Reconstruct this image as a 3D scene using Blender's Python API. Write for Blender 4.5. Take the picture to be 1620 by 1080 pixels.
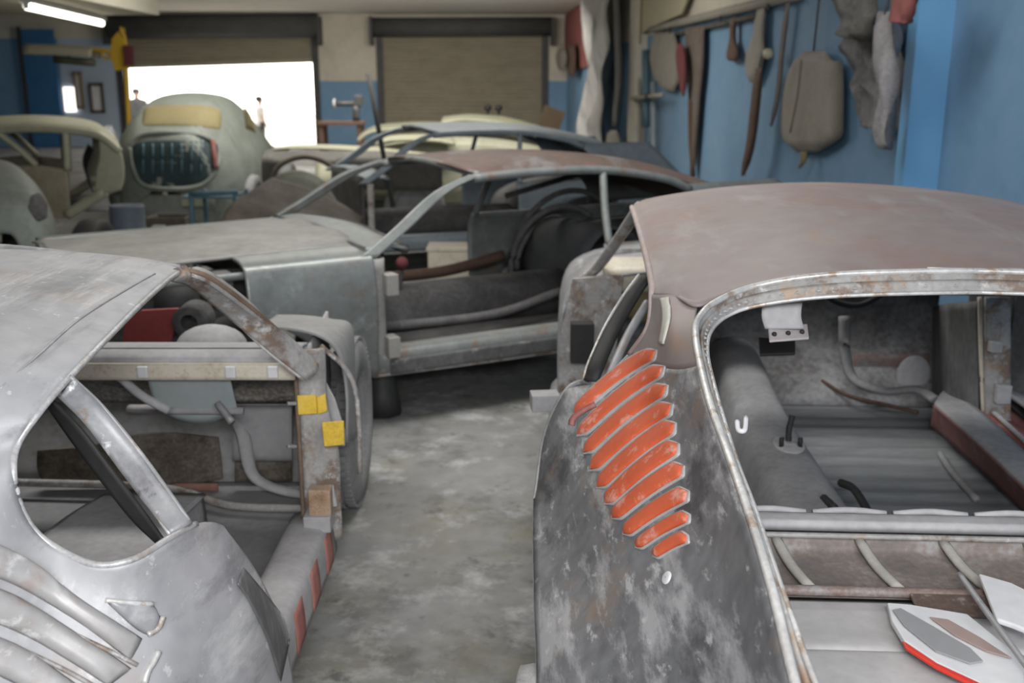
import bpy, math, random
from mathutils import Vector, noise
from mathutils.bvhtree import BVHTree
random.seed(4)
sc = bpy.context.scene
for o in list(bpy.data.objects): bpy.data.objects.remove(o)

# ------------------------------------------------------------ camera, world, lights, exposure
F, V0, H = 1600.0, 135.0, 1.6
pitch = math.atan((540 - V0) / F)
cd = bpy.data.cameras.new('camera'); cam = bpy.data.objects.new('camera', cd)
sc.collection.objects.link(cam); sc.camera = cam
cam.location = (0, 0, H); cam.rotation_euler = (math.pi / 2 - pitch, 0, 0)
cd.sensor_width = 36; cd.lens = 36 * F / 1620; cd.clip_start = 0.02; cd.clip_end = 200
cd.dof.use_dof = True; cd.dof.focus_distance = 1.9; cd.dof.aperture_fstop = 4.2
w = bpy.data.worlds.new('sky'); sc.world = w; w.use_nodes = True
w.node_tree.nodes['Background'].inputs[0].default_value = (1.0, 0.97, 0.9, 1)
w.node_tree.nodes['Background'].inputs[1].default_value = 5.0
sc.view_settings.view_transform = 'Standard'; sc.view_settings.look = 'None'
sc.view_settings.gamma = 1; sc.view_settings.use_curve_mapping = False
sc.view_settings.exposure = 0.0
def area(name, loc, target, sx, sy, power, col):
    l = bpy.data.lights.new(name, 'AREA'); l.shape = 'RECTANGLE'; l.size = sx; l.size_y = sy
    l.energy = power; l.color = col
    o = bpy.data.objects.new(name, l); sc.collection.objects.link(o); o.location = loc
    o.rotation_euler = (Vector(target) - Vector(loc)).to_track_quat('-Z', 'Y').to_euler()
    return o
area('camera_flash', (0.05, -0.25, 1.95), (0.2, 4, 0.7), 0.35, 0.25, 26, (1, 1, 1.0))
area('daylight_behind', (0.4, -1.8, 2.5), (0.2, 3.5, 0.6), 3.4, 1.0, 130, (0.96, 0.97, 1.0))
area('ceiling_light_near', (-0.6, 4.5, 3.15), (-0.6, 4.9, 0), 3.5, 0.6, 95, (1, 0.98, 0.94))
area('ceiling_light_far', (-1.5, 11, 3.15), (-1.5, 11.4, 0), 4, 0.8, 165, (1, 0.97, 0.9))
area('ceiling_light_back', (-2.0, 20, 3.15), (-2.0, 21.5, 0), 5, 0.8, 360, (1, 0.95, 0.86))

# ------------------------------------------------------------ measuring helpers
fw = Vector((0, math.cos(pitch), -math.sin(pitch))); upv = Vector((0, math.sin(pitch), math.cos(pitch)))
EYE = Vector((0, 0, H))
def ray(u, v): return fw + Vector((1, 0, 0)) * ((u - 810) / F) - upv * ((v - 540) / F)
def atz(u, v, z):
    d = ray(u, v); return EYE + d * ((z - H) / d.z)
def aty(u, v, y):
    d = ray(u, v); return EYE + d * (y / d.y)
class Frame:
    """a car's or room's own axes: S along, T across, Z up"""
    def __init__(s, ox, oy, deg, tc=0.0):
        a = math.radians(deg); s.o = Vector((ox, oy, 0)); s.d = Vector((math.sin(a), math.cos(a), 0))
        s.r = Vector((math.cos(a), -math.sin(a), 0)); s.tc = tc; s.ang = -a
    def W(s, S, T, Z): return s.o + s.d * S + s.r * T + Vector((0, 0, Z))
    def T(s, u, v, t):
        d = ray(u, v); return EYE + d * ((t - (EYE - s.o).dot(s.r)) / d.dot(s.r))
    def S(s, u, v, S):
        d = ray(u, v); return EYE + d * ((S - (EYE - s.o).dot(s.d)) / d.dot(s.d))
    def mir(s, p):
        q = p - s.o; t = q.dot(s.r); return p + s.r * (2 * (s.tc - t))

# ------------------------------------------------------------ materials
MATS = {}
def mat(name, cols, scale=3.0, rough=0.6, metal=0.0, bump=0.15, stretch=(1, 1, 1), contrast=1.0, detail=6, fine=0.35, emit=None, stops=None, rust=None, streak=None):
    if name in MATS: return MATS[name]
    m = bpy.data.materials.new(name); m.use_nodes = True; nt = m.node_tree; N = nt.nodes; L = nt.links
    b = N['Principled BSDF']; b.inputs['Roughness'].default_value = rough; b.inputs['Metallic'].default_value = metal
    MATS[name] = m
    if emit:
        b.inputs['Emission Color'].default_value = (*cols[0], 1); b.inputs['Emission Strength'].default_value = emit
        b.inputs['Base Color'].default_value = (*cols[0], 1); return m
    tc = N.new('ShaderNodeTexCoord'); mp = N.new('ShaderNodeMapping'); mp.inputs['Scale'].default_value = stretch
    L.new(tc.outputs['Object'], mp.inputs['Vector'])
    n1 = N.new('ShaderNodeTexNoise'); n1.inputs['Scale'].default_value = scale; n1.inputs['Detail'].default_value = detail
    n1.inputs['Roughness'].default_value = 0.62; n1.inputs['Distortion'].default_value = 0.4
    L.new(mp.outputs[0], n1.inputs['Vector'])
    n2 = N.new('ShaderNodeTexNoise'); n2.inputs['Scale'].default_value = scale * 9; n2.inputs['Detail'].default_value = 5
    L.new(mp.outputs[0], n2.inputs['Vector'])
    mx = N.new('ShaderNodeMath'); mx.operation = 'MULTIPLY_ADD'; mx.inputs[1].default_value = fine
    L.new(n2.outputs[0], mx.inputs[0])
    m2 = N.new('ShaderNodeMath'); m2.operation = 'MULTIPLY_ADD'; m2.inputs[1].default_value = 1 - fine + 0.0; m2.inputs[2].default_value = 0
    L.new(n1.outputs[0], m2.inputs[0]); L.new(m2.outputs[0], mx.inputs[2])
    cr = N.new('ShaderNodeValToRGB'); el = cr.color_ramp.elements
    k = len(cols); half = 0.2 / contrast
    pos = stops or [0.5 - half + 2 * half * i / max(1, k - 1) for i in range(k)]
    el[0].position = pos[0]; el[0].color = (*cols[0], 1); el[1].position = pos[-1]; el[1].color = (*cols[-1], 1)
    for i in range(1, k - 1):
        e = el.new(pos[i]); e.color = (*cols[i], 1)
    L.new(mx.outputs[0], cr.inputs[0]); out = cr.outputs[0]
    def layer(out, col, sc_, lo, hi, st, amt):
        mp2 = N.new('ShaderNodeMapping'); mp2.inputs['Scale'].default_value = st; mp2.inputs['Location'].default_value = (3.7 * sc_, 1.3, 5.1)
        mp2.inputs['Rotation'].default_value = (.3, .5, .8) if st != (1, 1, 1) else (0, 0, 0)
        L.new(tc.outputs['Object'], mp2.inputs['Vector'])
        n = N.new('ShaderNodeTexNoise'); n.inputs['Scale'].default_value = sc_; n.inputs['Detail'].default_value = 7; n.inputs['Roughness'].default_value = .68
        L.new(mp2.outputs[0], n.inputs['Vector'])
        r = N.new('ShaderNodeMapRange'); r.inputs[1].default_value = lo; r.inputs[2].default_value = hi; r.inputs[4].default_value = amt
        L.new(n.outputs[0], r.inputs[0]); x = N.new('ShaderNodeMixRGB'); x.inputs[2].default_value = (*col, 1)
        L.new(r.outputs[0], x.inputs[0]); L.new(out, x.inputs[1]); return x.outputs[0]
    for q in (rust or []): out = layer(out, *q)
    for q in (streak or []): out = layer(out, *q)
    L.new(out, b.inputs['Base Color'])
    if bump:
        bp = N.new('ShaderNodeBump'); bp.inputs['Strength'].default_value = bump; bp.inputs['Distance'].default_value = 0.01
        L.new(mx.outputs[0], bp.inputs['Height']); L.new(bp.outputs[0], b.inputs['Normal'])
    return m
def g(v, r=1.0, gg=1.0, b=1.0): return (v * r, v * gg, v * b)
STEEL = mat('dusty_bare_steel', [g(.20, 1, 1.02, 1.06), g(.33, 1, 1, 1.03), g(.42, 1, 1, 1.03)], 4, .5, .2, .1, rust=[((.28, .2, .15), 5, .56, .68, (1, 1, 1), .6)], streak=[(g(.62), 9, .56, .66, (1, .25, 1), .6)])
STEELL = mat('sanded_pale_steel', [g(.30, 1, 1.01, 1.05), g(.41, 1, 1, 1.03), g(.50, 1, 1, 1.02)], 2.4, .55, .15, .05, rust=[((.40, .33, .29), 3.5, .56, .70, (1, 1, 1), .75), (g(.17, 1, 1.01, 1.06), 2.2, .54, .70, (1, 1, 1), .75)], streak=[(g(.68), 6, .53, .66, (1.5, .2, 1), .7), (g(.18, 1, 1, 1.05), 12, .55, .66, (1, .2, 1), .5), (g(.75), 30, .62, .67, (1, 1, 1), .5)])
STEELD = mat('stripped_dark_steel', [g(.13, 1, 1.02, 1.08), g(.23, 1, 1.02, 1.07), g(.34, 1, 1.01, 1.05)], 3.2, .45, .25, .1, contrast=1.1, rust=[((.42, .27, .17), 2.8, .55, .68, (1, 1, 1), .75)], streak=[(g(.60, 1, 1, 1.03), 9, .51, .62, (1.6, .4, 1), .75), (g(.07, 1, 1, 1.1), 6, .55, .65, (1.4, .6, 1), .75), (g(.78), 30, .58, .67, (1, .5, 1), .65)])
ROOFR = mat('rusty_brown_roof', [(.25, .205, .195), (.30, .25, .24), (.34, .30, .285)], 1.5, .55, .1, .03, rust=[((.30, .16, .12), 1.6, .50, .68, (1, 1, 1), .65), ((.38, .24, .16), 9, .60, .70, (1, .3, 1), .5)], streak=[(g(.42, 1, .98, .97), 5, .54, .70, (1, .3, 1), .55)])
ROOFM = mat('brown_primer_patches', [(.10, .08, .07), (.15, .105, .09), (.19, .15, .135)], 2.5, .6, .1, .05, rust=[((.24, .13, .10), 4, .54, .66, (1, 1, 1), .6)], streak=[(g(.27, 1, 1, 1.02), 4, .54, .66, (1, .4, 1), .6)])
RIM = mat('bright_scraped_edge', [g(.42), g(.62, 1, .98, .95), g(.8)], 10, .35, .25, .2, rust=[((.36, .25, .17), 16, .54, .62, (1, 1, 1), .8)])
RUSTE = mat('rust_edged_frame', [g(.24), g(.36, 1, .97, .93), g(.46)], 9, .6, .15, .3, rust=[((.17, .11, .075), 9, .52, .62, (1, 1, 1), .85), ((.40, .27, .17), 14, .56, .66, (1, 1, 1), .7)], streak=[(g(.68), 17, .58, .66, (1, 1, 1), .7)])
DUSTG = mat('grey_dust', [g(.18), g(.27, 1, 1, 1.03), g(.35, 1, 1, 1.03)], 5, .9, 0, .1)
DUSTL = mat('pale_grey_dust', [g(.30), g(.40, 1, .98, 1), g(.5, 1, .99, 1)], 5, .85, 0, .1)
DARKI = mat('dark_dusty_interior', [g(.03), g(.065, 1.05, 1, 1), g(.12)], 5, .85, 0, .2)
FLOORP = mat('ribbed_floor_pan_grey', [g(.15), g(.21, .95, 1, 1.04), g(.28, .97, 1, 1.03)], 4, .8, 0, .2, (1, 6, 1))
BLACK = mat('black_rubber', [g(.012), g(.03)], 6, .7, 0, .1)
TYRE = mat('dusty_tyre', [g(.16), g(.25), g(.34)], 12, .9, 0, .3)
TYREL = mat('pale_dusty_tyre', [g(.3), g(.42), g(.52)], 30, .9, 0, .8)
CREAM = mat('cream_enamel', [(.34, .27, .18), (.55, .50, .40), (.62, .57, .48), (.42, .28, .19)], 9, .5, 0, .1)
YELL = mat('yellow_masking', [(.50, .30, .03), (.74, .50, .05), (.80, .58, .16)], 12, .6, 0, .1)
REDO = mat('orange_red_primer', [(.58, .10, .04), (.66, .125, .05), (.70, .14, .06)], 7, .7, 0, .05, streak=[((.76, .45, .38), 24, .56, .66, (1, 1, 1), .6)])
REDD = mat('dull_red_paint', [(.13, .05, .04), (.22, .07, .06), (.24, .17, .16)], 9, .7, 0, .1)
REDB = mat('dark_red_cloth', [(.11, .025, .03), (.15, .035, .04)], 6, .9)
WHITE = mat('white_paint', [g(.55, 1, 1, 1.03), g(.66, 1, 1, 1.02), g(.76)], 3, .5, 0, .05)
REDS = mat('bright_red_edge', [(.6, .03, .02), (.7, .05, .03)], 5, .5)
GREENG = mat('grey_green_primer', [(.13, .14, .12), (.19, .21, .185), (.24, .265, .235)], 3, .6, .05, .1)
TEAL = mat('grey_teal_patina', [(.14, .15, .145), (.19, .205, .20), (.25, .265, .26)], 4, .5, .2, .1, rust=[((.20, .15, .12), 6, .54, .66, (1, 1, 1), .7)], streak=[((.30, .33, .33), 8, .56, .66, (1, 1, 1), .5)])
HOODG = mat('dusty_olive_grey_hood', [g(.15, 1, .98, .9), g(.22, 1, .99, .92), g(.30, 1, .99, .93)], 2.2, .6, .1, .1)
PATCH = mat('mottled_teal_steel', [(.15, .16, .155), (.22, .235, .23), (.27, .29, .285)], 4, .38, .35, .15, rust=[((.20, .16, .13), 5, .54, .66, (1, 1, 1), .6), (g(.07), 6, .58, .68, (1, 1, 1), .6)], streak=[((.42, .45, .45), 6, .57, .66, (1, 1, 1), .7)])
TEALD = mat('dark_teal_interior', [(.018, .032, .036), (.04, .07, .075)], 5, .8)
TAN = mat('tan_cover', [(.19, .155, .07), (.25, .21, .105)], 5, .8)
CREAMC = mat('cream_body_paint', [(.27, .265, .19), (.36, .355, .26), (.41, .40, .30)], 2, .5, .05, .05)
BROWND = mat('dusty_brown_panel', [(.05, .04, .033), (.09, .075, .06), (.14, .12, .10)], 5, .8)
BLUEG = mat('pale_blue_grey_primer', [(.13, .16, .19), (.20, .235, .265), (.26, .29, .31)], 3, .55, .1)
MIDG = mat('mid_blue_paint', [(.05, .10, .13), (.075, .15, .19)], 4, .6)
YELP = mat('yellow_machine_paint', [(.55, .33, .02), (.66, .42, .04)], 4, .5)
LAMPC = mat('lamp_hood_cream', [(.42, .40, .28), (.55, .53, .40)], 4, .5)
CARD = mat('brown_cardboard', [(.22, .16, .10), (.28, .21, .14)], 5, .9)
PLAST = mat('creased_plastic_sheet', [g(.28, 1, .98, .94), g(.36, 1, .98, .95), g(.44)], 4, .4, 0, .3, (1, 1, .5), rust=[(g(.07), 3.5, .53, .62, (1, 1, .35), .8)])
TANK = mat('putty_grey_panel', [(.20, .18, .155), (.27, .25, .215), (.3, .275, .24)], 4, .7, 0, .15)
RUSTB = mat('rusty_brown_strip', [(.06, .035, .025), (.14, .08, .055)], 6, .8)
GREYC = mat('grey_dusty_cloth', [g(.06), g(.15, 1, .98, 1), g(.24, 1, .98, 1)], 7, .9, 0, .3, (1, 1, .4))
SKIN = mat('skin', [(.45, .25, .17), (.5, .28, .2)], 5, .6); HAIR = mat('dark_hair', [g(.02), g(.04)], 5, .8)
SHIRTW = mat('pale_shirt', [g(.6, 1, .97, .95), g(.7, 1, .98, .96)], 4, .9); SHIRTD = mat('dark_shirt', [g(.05), g(.08)], 4, .9)
GALV = mat('galvanised_dark', [g(.04), g(.07)], 4, .6, .3)

# ------------------------------------------------------------ mesh helpers
def tag(o, label=None, cat=None, group=None, kind=None, category=None):
    cat = cat or category
    for k, v in (('label', label), ('category', cat), ('group', group), ('kind', kind)):
        if v: o[k] = v
    return o
def thing(name, loc, label, cat, group=None):
    o = bpy.data.objects.new(name, None); sc.collection.objects.link(o); o.location = loc
    o.empty_display_size = .1
    return tag(o, label, cat, group)
def base_of(p):
    b = Vector((0, 0, 0))
    while p: b += Vector(p.location); p = p.parent
    return b
def mesh(name, V, Fs, m, parent=None, smooth=True, solid=0, off=0, sub=0, bevel=0, **kw):
    V = [Vector(v) for v in V]
    if parent is None:
        lo = Vector([min(v[i] for v in V) for i in range(3)]); hi = Vector([max(v[i] for v in V) for i in range(3)])
        org = Vector(((lo.x + hi.x) / 2, (lo.y + hi.y) / 2, lo.z)); b = org
    else: org = Vector((0, 0, 0)); b = base_of(parent)
    me = bpy.data.meshes.new(name); me.from_pydata([tuple(v - b) for v in V], [], Fs); me.update()
    if smooth: me.polygons.foreach_set('use_smooth', [True] * len(me.polygons))
    me.materials.append(m)
    o = bpy.data.objects.new(name, me); sc.collection.objects.link(o); o.location = org; o.parent = parent
    if solid:
        d = o.modifiers.new('solid', 'SOLIDIFY'); d.thickness = solid; d.offset = off
    if bevel:
        d = o.modifiers.new('bevel', 'BEVEL'); d.width = bevel; d.segments = 2; d.limit_method = 'ANGLE'
    if sub:
        d = o.modifiers.new('sub', 'SUBSURF'); d.levels = sub; d.render_levels = sub
    return tag(o, **kw)
def cr(P, n):
    P = [Vector(p) for p in P]; k = len(P) - 1
    if k < 1: return [P[0]] * n
    out = []
    for i in range(n):
        t = i / (n - 1) * k; j = min(int(t), k - 1); f = t - j
        p1, p2 = P[j], P[j + 1]; p0 = P[j - 1] if j else p1 * 2 - p2; p3 = P[j + 2] if j + 2 <= k else p2 * 2 - p1
        out.append(.5 * ((2 * p1) + (p2 - p0) * f + (2 * p0 - 5 * p1 + 4 * p2 - p3) * f * f + (3 * p1 - p0 - 3 * p2 + p3) * f ** 3))
    return out
def grid(rows, nu, nv):
    R = [cr(r, nu) for r in rows]
    cols = [cr([r[i] for r in R], nv) for i in range(nu)]
    V = [cols[i][j] for j in range(nv) for i in range(nu)]
    Fs = [(j * nu + i, j * nu + i + 1, (j + 1) * nu + i + 1, (j + 1) * nu + i) for j in range(nv - 1) for i in range(nu - 1)]
    return V, Fs
BV = {}
def loft(name, rows, m, parent=None, nu=24, nv=None, th=.012, off=0, key=None, **kw):
    V, Fs = grid(rows, nu, nv or max(6, 6 * (len(rows) - 1) + 1))
    if key: BV[key] = BVHTree.FromPolygons(V, Fs)
    return mesh(name, V, Fs, m, parent, solid=th, off=off, **kw)
LAST = {}; SKINH = {'rq': .005, 'lq': .0045, 'vc': .010, 'wg': .008, 'roof': .0}
def hitp(key, u, v, lift=.004):
    dr_ = ray(u, v).normalized(); r = BV[key].ray_cast(EYE, dr_); L_ = LAST.get(key)
    if r[0] is None and L_ is None:
        for k in range(1, 60):
            for du, dv in ((k, 0), (-k, 0), (0, k), (0, -k)):
                q = BV[key].ray_cast(EYE, ray(u + du, v + dv).normalized())
                if q[0] is not None: break
            if q[0] is not None: break
        L_ = (q[3], q[1])
    if r[0] is None or (L_ and r[3] > L_[0] + .5): r = (EYE + dr_ * L_[0], L_[1])
    else: LAST[key] = (r[3], r[1])
    lift += SKINH[key]
    n = r[1]
    if n.dot(ray(u, v)) > 0: n = -n
    return r[0] + n * lift, n
def tube(name, P, r, m, parent=None, n=8, k=20, flat=1.0, **kw):
    """swept tube along a path; r number or list, flat squashes it"""
    Q = cr(P, k); V = []; Fs = []
    up = Vector((0, 0, 1))
    for i, p in enumerate(Q):
        d = (Q[min(i + 1, k - 1)] - Q[max(i - 1, 0)]).normalized()
        a = d.cross(up)
        if a.length < .15: a = d.cross(Vector((0, 1, 0)))
        a.normalize(); b = a.cross(d).normalized()
        rr = r if not isinstance(r, (list, tuple)) else r[0] + (r[1] - r[0]) * i / (k - 1)
        for j in range(n):
            t = 2 * math.pi * j / n + math.pi / n; V.append(p + a * (math.cos(t) * rr) + b * (math.sin(t) * rr * flat))
    for i in range(k - 1):
        for j in range(n):
            Fs.append((i * n + j, i * n + (j + 1) % n, (i + 1) * n + (j + 1) % n, (i + 1) * n + j))
    Fs += [tuple(range(n))[::-1], tuple(range((k - 1) * n, k * n))]
    return mesh(name, V, Fs, m, parent, **kw)
def box(name, c, size, m, parent=None, rz=0, bevel=.004, rx=0, ry=0, **kw):
    from mathutils import Euler
    R = Euler((rx, ry, rz)).to_matrix(); c = Vector(c); s = Vector(size) / 2
    V = [c + R @ Vector((x * s.x, y * s.y, z * s.z)) for x in (-1, 1) for y in (-1, 1) for z in (-1, 1)]
    Fs = [(0, 1, 3, 2), (4, 6, 7, 5), (0, 4, 5, 1), (2, 3, 7, 6), (0, 2, 6, 4), (1, 5, 7, 3)]
    return mesh(name, V, Fs, m, parent, smooth=False, bevel=bevel, **kw)
def boxes(specs):
    V = []; Fs = []
    for c, size in specs:
        k = len(V); c = Vector(c); s = Vector(size) / 2
        V += [c + Vector((x * s.x, y * s.y, z * s.z)) for x in (-1, 1) for y in (-1, 1) for z in (-1, 1)]
        Fs += [tuple(k + i for i in f) for f in [(0, 1, 3, 2), (4, 6, 7, 5), (0, 4, 5, 1), (2, 3, 7, 6), (0, 2, 6, 4), (1, 5, 7, 3)]]
    return V, Fs
def panel(name, P, th, m, parent=None, bevel=.003, **kw):
    """flat polygon with thickness"""
    P = [Vector(p) for p in P]
    n = Vector((0, 0, 0))
    for i in range(len(P)): n += (P[i] - P[0]).cross(P[(i + 1) % len(P)] - P[0])
    n.normalize(); k = len(P)
    V = [p - n * th / 2 for p in P] + [p + n * th / 2 for p in P]
    Fs = [tuple(range(k))[::-1], tuple(range(k, 2 * k))] + [(i, (i + 1) % k, k + (i + 1) % k, k + i) for i in range(k)]
    return mesh(name, V, Fs, m, parent, smooth=False, bevel=bevel, **kw)
def slab(name, Lc, Rc, nrm, th, m, parent=None, wob=0, fr=6, nu=9, nv=22, **kw):
    """pillow-like closed body between a left and a right outline"""
    A, B = cr(Lc, nv), cr(Rc, nv); nrm = Vector(nrm).normalized(); V = []; Fs = []
    for side in (1, -1):
        for j in range(nv):
            e = min(1, 6 * j / (nv - 1) + .15, 6 * (nv - 1 - j) / (nv - 1) + .15)
            for i in range(nu):
                f = i / (nu - 1); p = A[j].lerp(B[j], f)
                bl = math.sqrt(max(0, 1 - (2 * f - 1) ** 4)) * e
                d = th / 2 * bl * side
                if wob: d += wob * (noise.noise(Vector((f * fr, j / nv * fr * .5, sum(A[0])))) )
                V.append(p + nrm * d)
    o = nu * nv
    for j in range(nv - 1):
        for i in range(nu - 1):
            a = j * nu + i; Fs.append((a, a + 1, a + nu + 1, a + nu)); a += o; Fs.append((a, a + nu, a + nu + 1, a + 1))
        for i in (0, nu - 1):
            a = j * nu + i; Fs.append((a, a + nu, a + nu + o, a + o) if i == 0 else (a, a + o, a + nu + o, a + nu))
    for i in range(nu - 1):
        Fs.append((i, i + o, i + 1 + o, i + 1)); a = (nv - 1) * nu + i; Fs.append((a, a + 1, a + 1 + o, a + o))
    return mesh(name, V, Fs, m, parent, **kw)
def patch(name, key, top, bot, m, parent, h=.006, th=.004, nu=14, nv=8, lift=.003, dome=True, **kw):
    """raised piece lying on a curved body, between two outline curves"""
    A = cr([(a[0], a[1], 0) for a in top], nu); B = cr([(a[0], a[1], 0) for a in bot], nu); V = []
    for j in range(nv):
        for i in range(nu):
            q = A[i].lerp(B[i], j / (nv - 1))
            e = 1
            if dome:
                a = abs(2 * j / (nv - 1) - 1); c = abs(2 * i / (nu - 1) - 1)
                e = (1 - a ** 4) * (1 - c ** 10)
            V.append(hitp(key, q.x, q.y, lift + h * e)[0])
    Fs = [(j * nu + i, j * nu + i + 1, (j + 1) * nu + i + 1, (j + 1) * nu + i) for j in range(nv - 1) for i in range(nu - 1)]
    return mesh(name, V, Fs, m, parent, solid=th, off=0, **kw)
def ball(name, c, r, m, parent=None, n=12, **kw):
    V = []; Fs = []; c = Vector(c); r = r if isinstance(r, (tuple, list)) else (r, r, r)
    for i in range(n + 1):
        a = math.pi * i / n
        for j in range(2 * n):
            b = math.pi * j / n; V.append(c + Vector((math.sin(a) * math.cos(b) * r[0], math.sin(a) * math.sin(b) * r[1], math.cos(a) * r[2])))
    for i in range(n):
        for j in range(2 * n):
            Fs.append((i * 2 * n + j, (i + 1) * 2 * n + j, (i + 1) * 2 * n + (j + 1) % (2 * n), i * 2 * n + (j + 1) % (2 * n)))
    return mesh(name, V, Fs, m, parent, **kw)
def lathe(name, c, ax, prof, m, parent=None, n=40, **kw):
    """prof: (offset along axis, radius)"""
    c = Vector(c); ax = Vector(ax).normalized(); a = ax.cross(Vector((0, 0, 1)))
    if a.length < .1: a = Vector((1, 0, 0))
    a.normalize(); b = ax.cross(a); V = []; Fs = []
    for d, r in prof:
        for j in range(n):
            t = 2 * math.pi * j / n; V.append(c + ax * d + a * math.cos(t) * r + b * math.sin(t) * r)
    for i in range(len(prof) - 1):
        for j in range(n): Fs.append((i * n + j, i * n + (j + 1) % n, (i + 1) * n + (j + 1) % n, (i + 1) * n + j))
    return mesh(name, V, Fs, m, parent, **kw)
def wheel(c, ax, R, wd, parent, mt=TYRE, lugs=True):
    h = wd / 2
    t = lathe('tyre', c, ax, [(-h, R * .62), (-h, R * .8), (-h * .93, R * .92), (-h * .75, R * .98), (0, R), (h * .75, R * .98), (h * .93, R * .92), (h, R * .8), (h, R * .62), (h * .8, R * .6), (-h * .8, R * .6), (-h, R * .62)], mt, parent)
    lathe('rim', c, ax, [(h * .8, R * .62), (h * .5, R * .55), (h * .2, R * .45), (h * .4, R * .2), (h * .5, .001), (-h * .5, .001), (-h * .6, R * .6)], DUSTG, parent)
    if lugs:
        ax = Vector(ax).normalized(); a = ax.cross(Vector((0, 0, 1))).normalized(); b = ax.cross(a); V = []; Fs = []; c = Vector(c)
        for row, w in ((-.72, .34), (-.24, .3), (.24, .3), (.72, .34)):
            for k in range(64):
                th = 2 * math.pi * (k + (.5 if abs(row) < .5 else 0)) / 64
                e = a * math.cos(th) + b * math.sin(th); tt = -a * math.sin(th) + b * math.cos(th)
                p = c + ax * (row * h) + e * (R * (1.0 if abs(row) < .5 else .985)); q = len(V)
                for sx in (-1, 1):
                    for sy in (-1, 1):
                        for sz in (-.3, 1): V.append(p + ax * (sx * w * h * .5) + tt * (sy * R * .033) + e * (sz * .008))
                Fs += [tuple(q + i for i in f) for f in [(0, 1, 3, 2), (4, 6, 7, 5), (0, 4, 5, 1), (2, 3, 7, 6), (1, 5, 7, 3)]]
        mesh('tread', V, Fs, mt, t, smooth=False, kind='stuff')
    return t

# ------------------------------------------------------------ room
RM = Frame(0, 0, -2.33)
SB, TR, TL, ZC, SF = 28.0, 2.62, -13.0, 3.42, -3.0
FLOORM = mat('dusty_concrete', [g(.17), g(.25, 1, 1, .98), g(.34, 1, 1, .99)], 1.3, .85, 0, .08, rust=[(g(.10, 1, 1, .95), 2.6, .50, .66, (1, 1, 1), .75), ((.24, .23, .17), 1.9, .50, .64, (1, 1, 1), .6)], streak=[(g(.50), 4.5, .53, .68, (1, 1, 1), .8), (g(.08), 9, .58, .68, (1, 1, 1), .6)])
CEILM = mat('cream_ceiling', [(.60, .56, .51), (.68, .64, .58)], .8, .9)
CREAMW = mat('cream_wall_paint', [(.44, .41, .34), (.54, .50, .42), (.6, .56, .47)], 1.2, .9, 0, .05)
BLUEW = mat('blue_wall_paint', [(.115, .225, .35), (.15, .275, .42), (.19, .31, .45)], .9, .7, 0, .05, contrast=.9)
BLUED = mat('dark_blue_paint', [(.03, .12, .27), (.04, .16, .34)], 1.2, .6)
BLUEL = mat('daylit_blue_wall', [(.36, .44, .55), (.42, .5, .6)], 1.2, .7)  # doorway daylight on the back wall, painted in as a paler blue
BLUEP = mat('bright_blue_pilaster', [(.13, .34, .58), (.16, .38, .62)], 1, .6, 0, .05)
def wallpiece(name, S0, S1, T0, T1, z0, z1, m, parent=None, **kw):
    V = [RM.W(s, t, z) for s in (S0, S1) for t in (T0, T1) for z in (z0, z1)]
    Fs = [(0, 1, 3, 2), (4, 6, 7, 5), (0, 4, 5, 1), (2, 3, 7, 6), (0, 2, 6, 4), (1, 5, 7, 3)]
    return mesh(name, V, Fs, m, parent, smooth=False, **kw)
ST = dict(kind='structure')
wallpiece('floor', SF, SB + .3, TL, TR + .3, -.1, 0, FLOORM, **ST)
wallpiece('ceiling', SF, SB + .3, TL, TR + .3, ZC, ZC + .1, CEILM, **ST)
wr = thing('wall_right', RM.W(0, TR, 0), None, None); tag(wr, **ST)
wallpiece('lower_wall', 5.65, SB, TR, TR + .2, 0, 2.3, BLUEW, wr)
wallpiece('upper_wall', 5.65, SB, TR, TR + .2, 2.3, ZC, CREAMW, wr)
wallpiece('near_wall', SF, 5.65, TR, TR + .2, 0, ZC, BLUEW, wr)
wallpiece('trim_1', 5.62, 5.74, TR - .2, TR + .02, 0, ZC, BLUEP, **ST)
wallpiece('trim_2', 15.4, 16.1, TR - .16, TR + .02, 0, ZC, CREAMW, **ST)
wallpiece('wall_left', SF, SB, TL - .2, TL, 0, ZC, BLUEW, **ST)
wallpiece('wall_front', SF - .2, SF, TL, TR, 0, ZC, CREAMW, **ST)
wb = thing('wall_back', RM.W(SB, 0, 0), None, None); tag(wb, **ST)
def bt(u):      # across-room coordinate of a column of the back wall
    p = RM.S(u, 130, SB); return (p - RM.o).dot(RM.r)
def bz(v): return RM.S(600, v, SB).z
D1a, D1b, D2a, D2b = bt(190), bt(503), bt(600), bt(864)
ZD = bz(128); ZL = bz(34)
wallpiece('upper_wall', SB, SB + .25, D1b, D2a, ZD, ZC, CREAMW, wb)
wallpiece('lower_wall', SB, SB + .25, D1b, D2a, 0, ZD, BLUEW, wb)
wallpiece('upper_wall', SB, SB + .25, D2b, TR, ZD, ZC, CREAMW, wb)
wallpiece('lower_wall', SB, SB + .25, D2b, TR, 0, ZD, BLUEW, wb)
wallpiece('lintel', SB, SB + .25, D1a, D1b, ZL - .05, ZC, CREAMW, wb)
wallpiece('lintel', SB, SB + .25, D2a, D2b, ZL - .05, ZC, CREAMW, wb)
wallpiece('lower_wall', SB, SB + .25, bt(97), D1a, 0, bz(62), BLUEL, wb)
wallpiece('upper_wall', SB, SB + .25, TL, D1a, bz(62), ZC, CREAMW, wb)
wallpiece('lower_wall', SB, SB + .25, TL, bt(97), 0, bz(62), BLUEW, wb)
wallpiece('baseboard_right', 5.8, SB, TR - .02, TR, 0, .12, BLUED, **ST)
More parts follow.
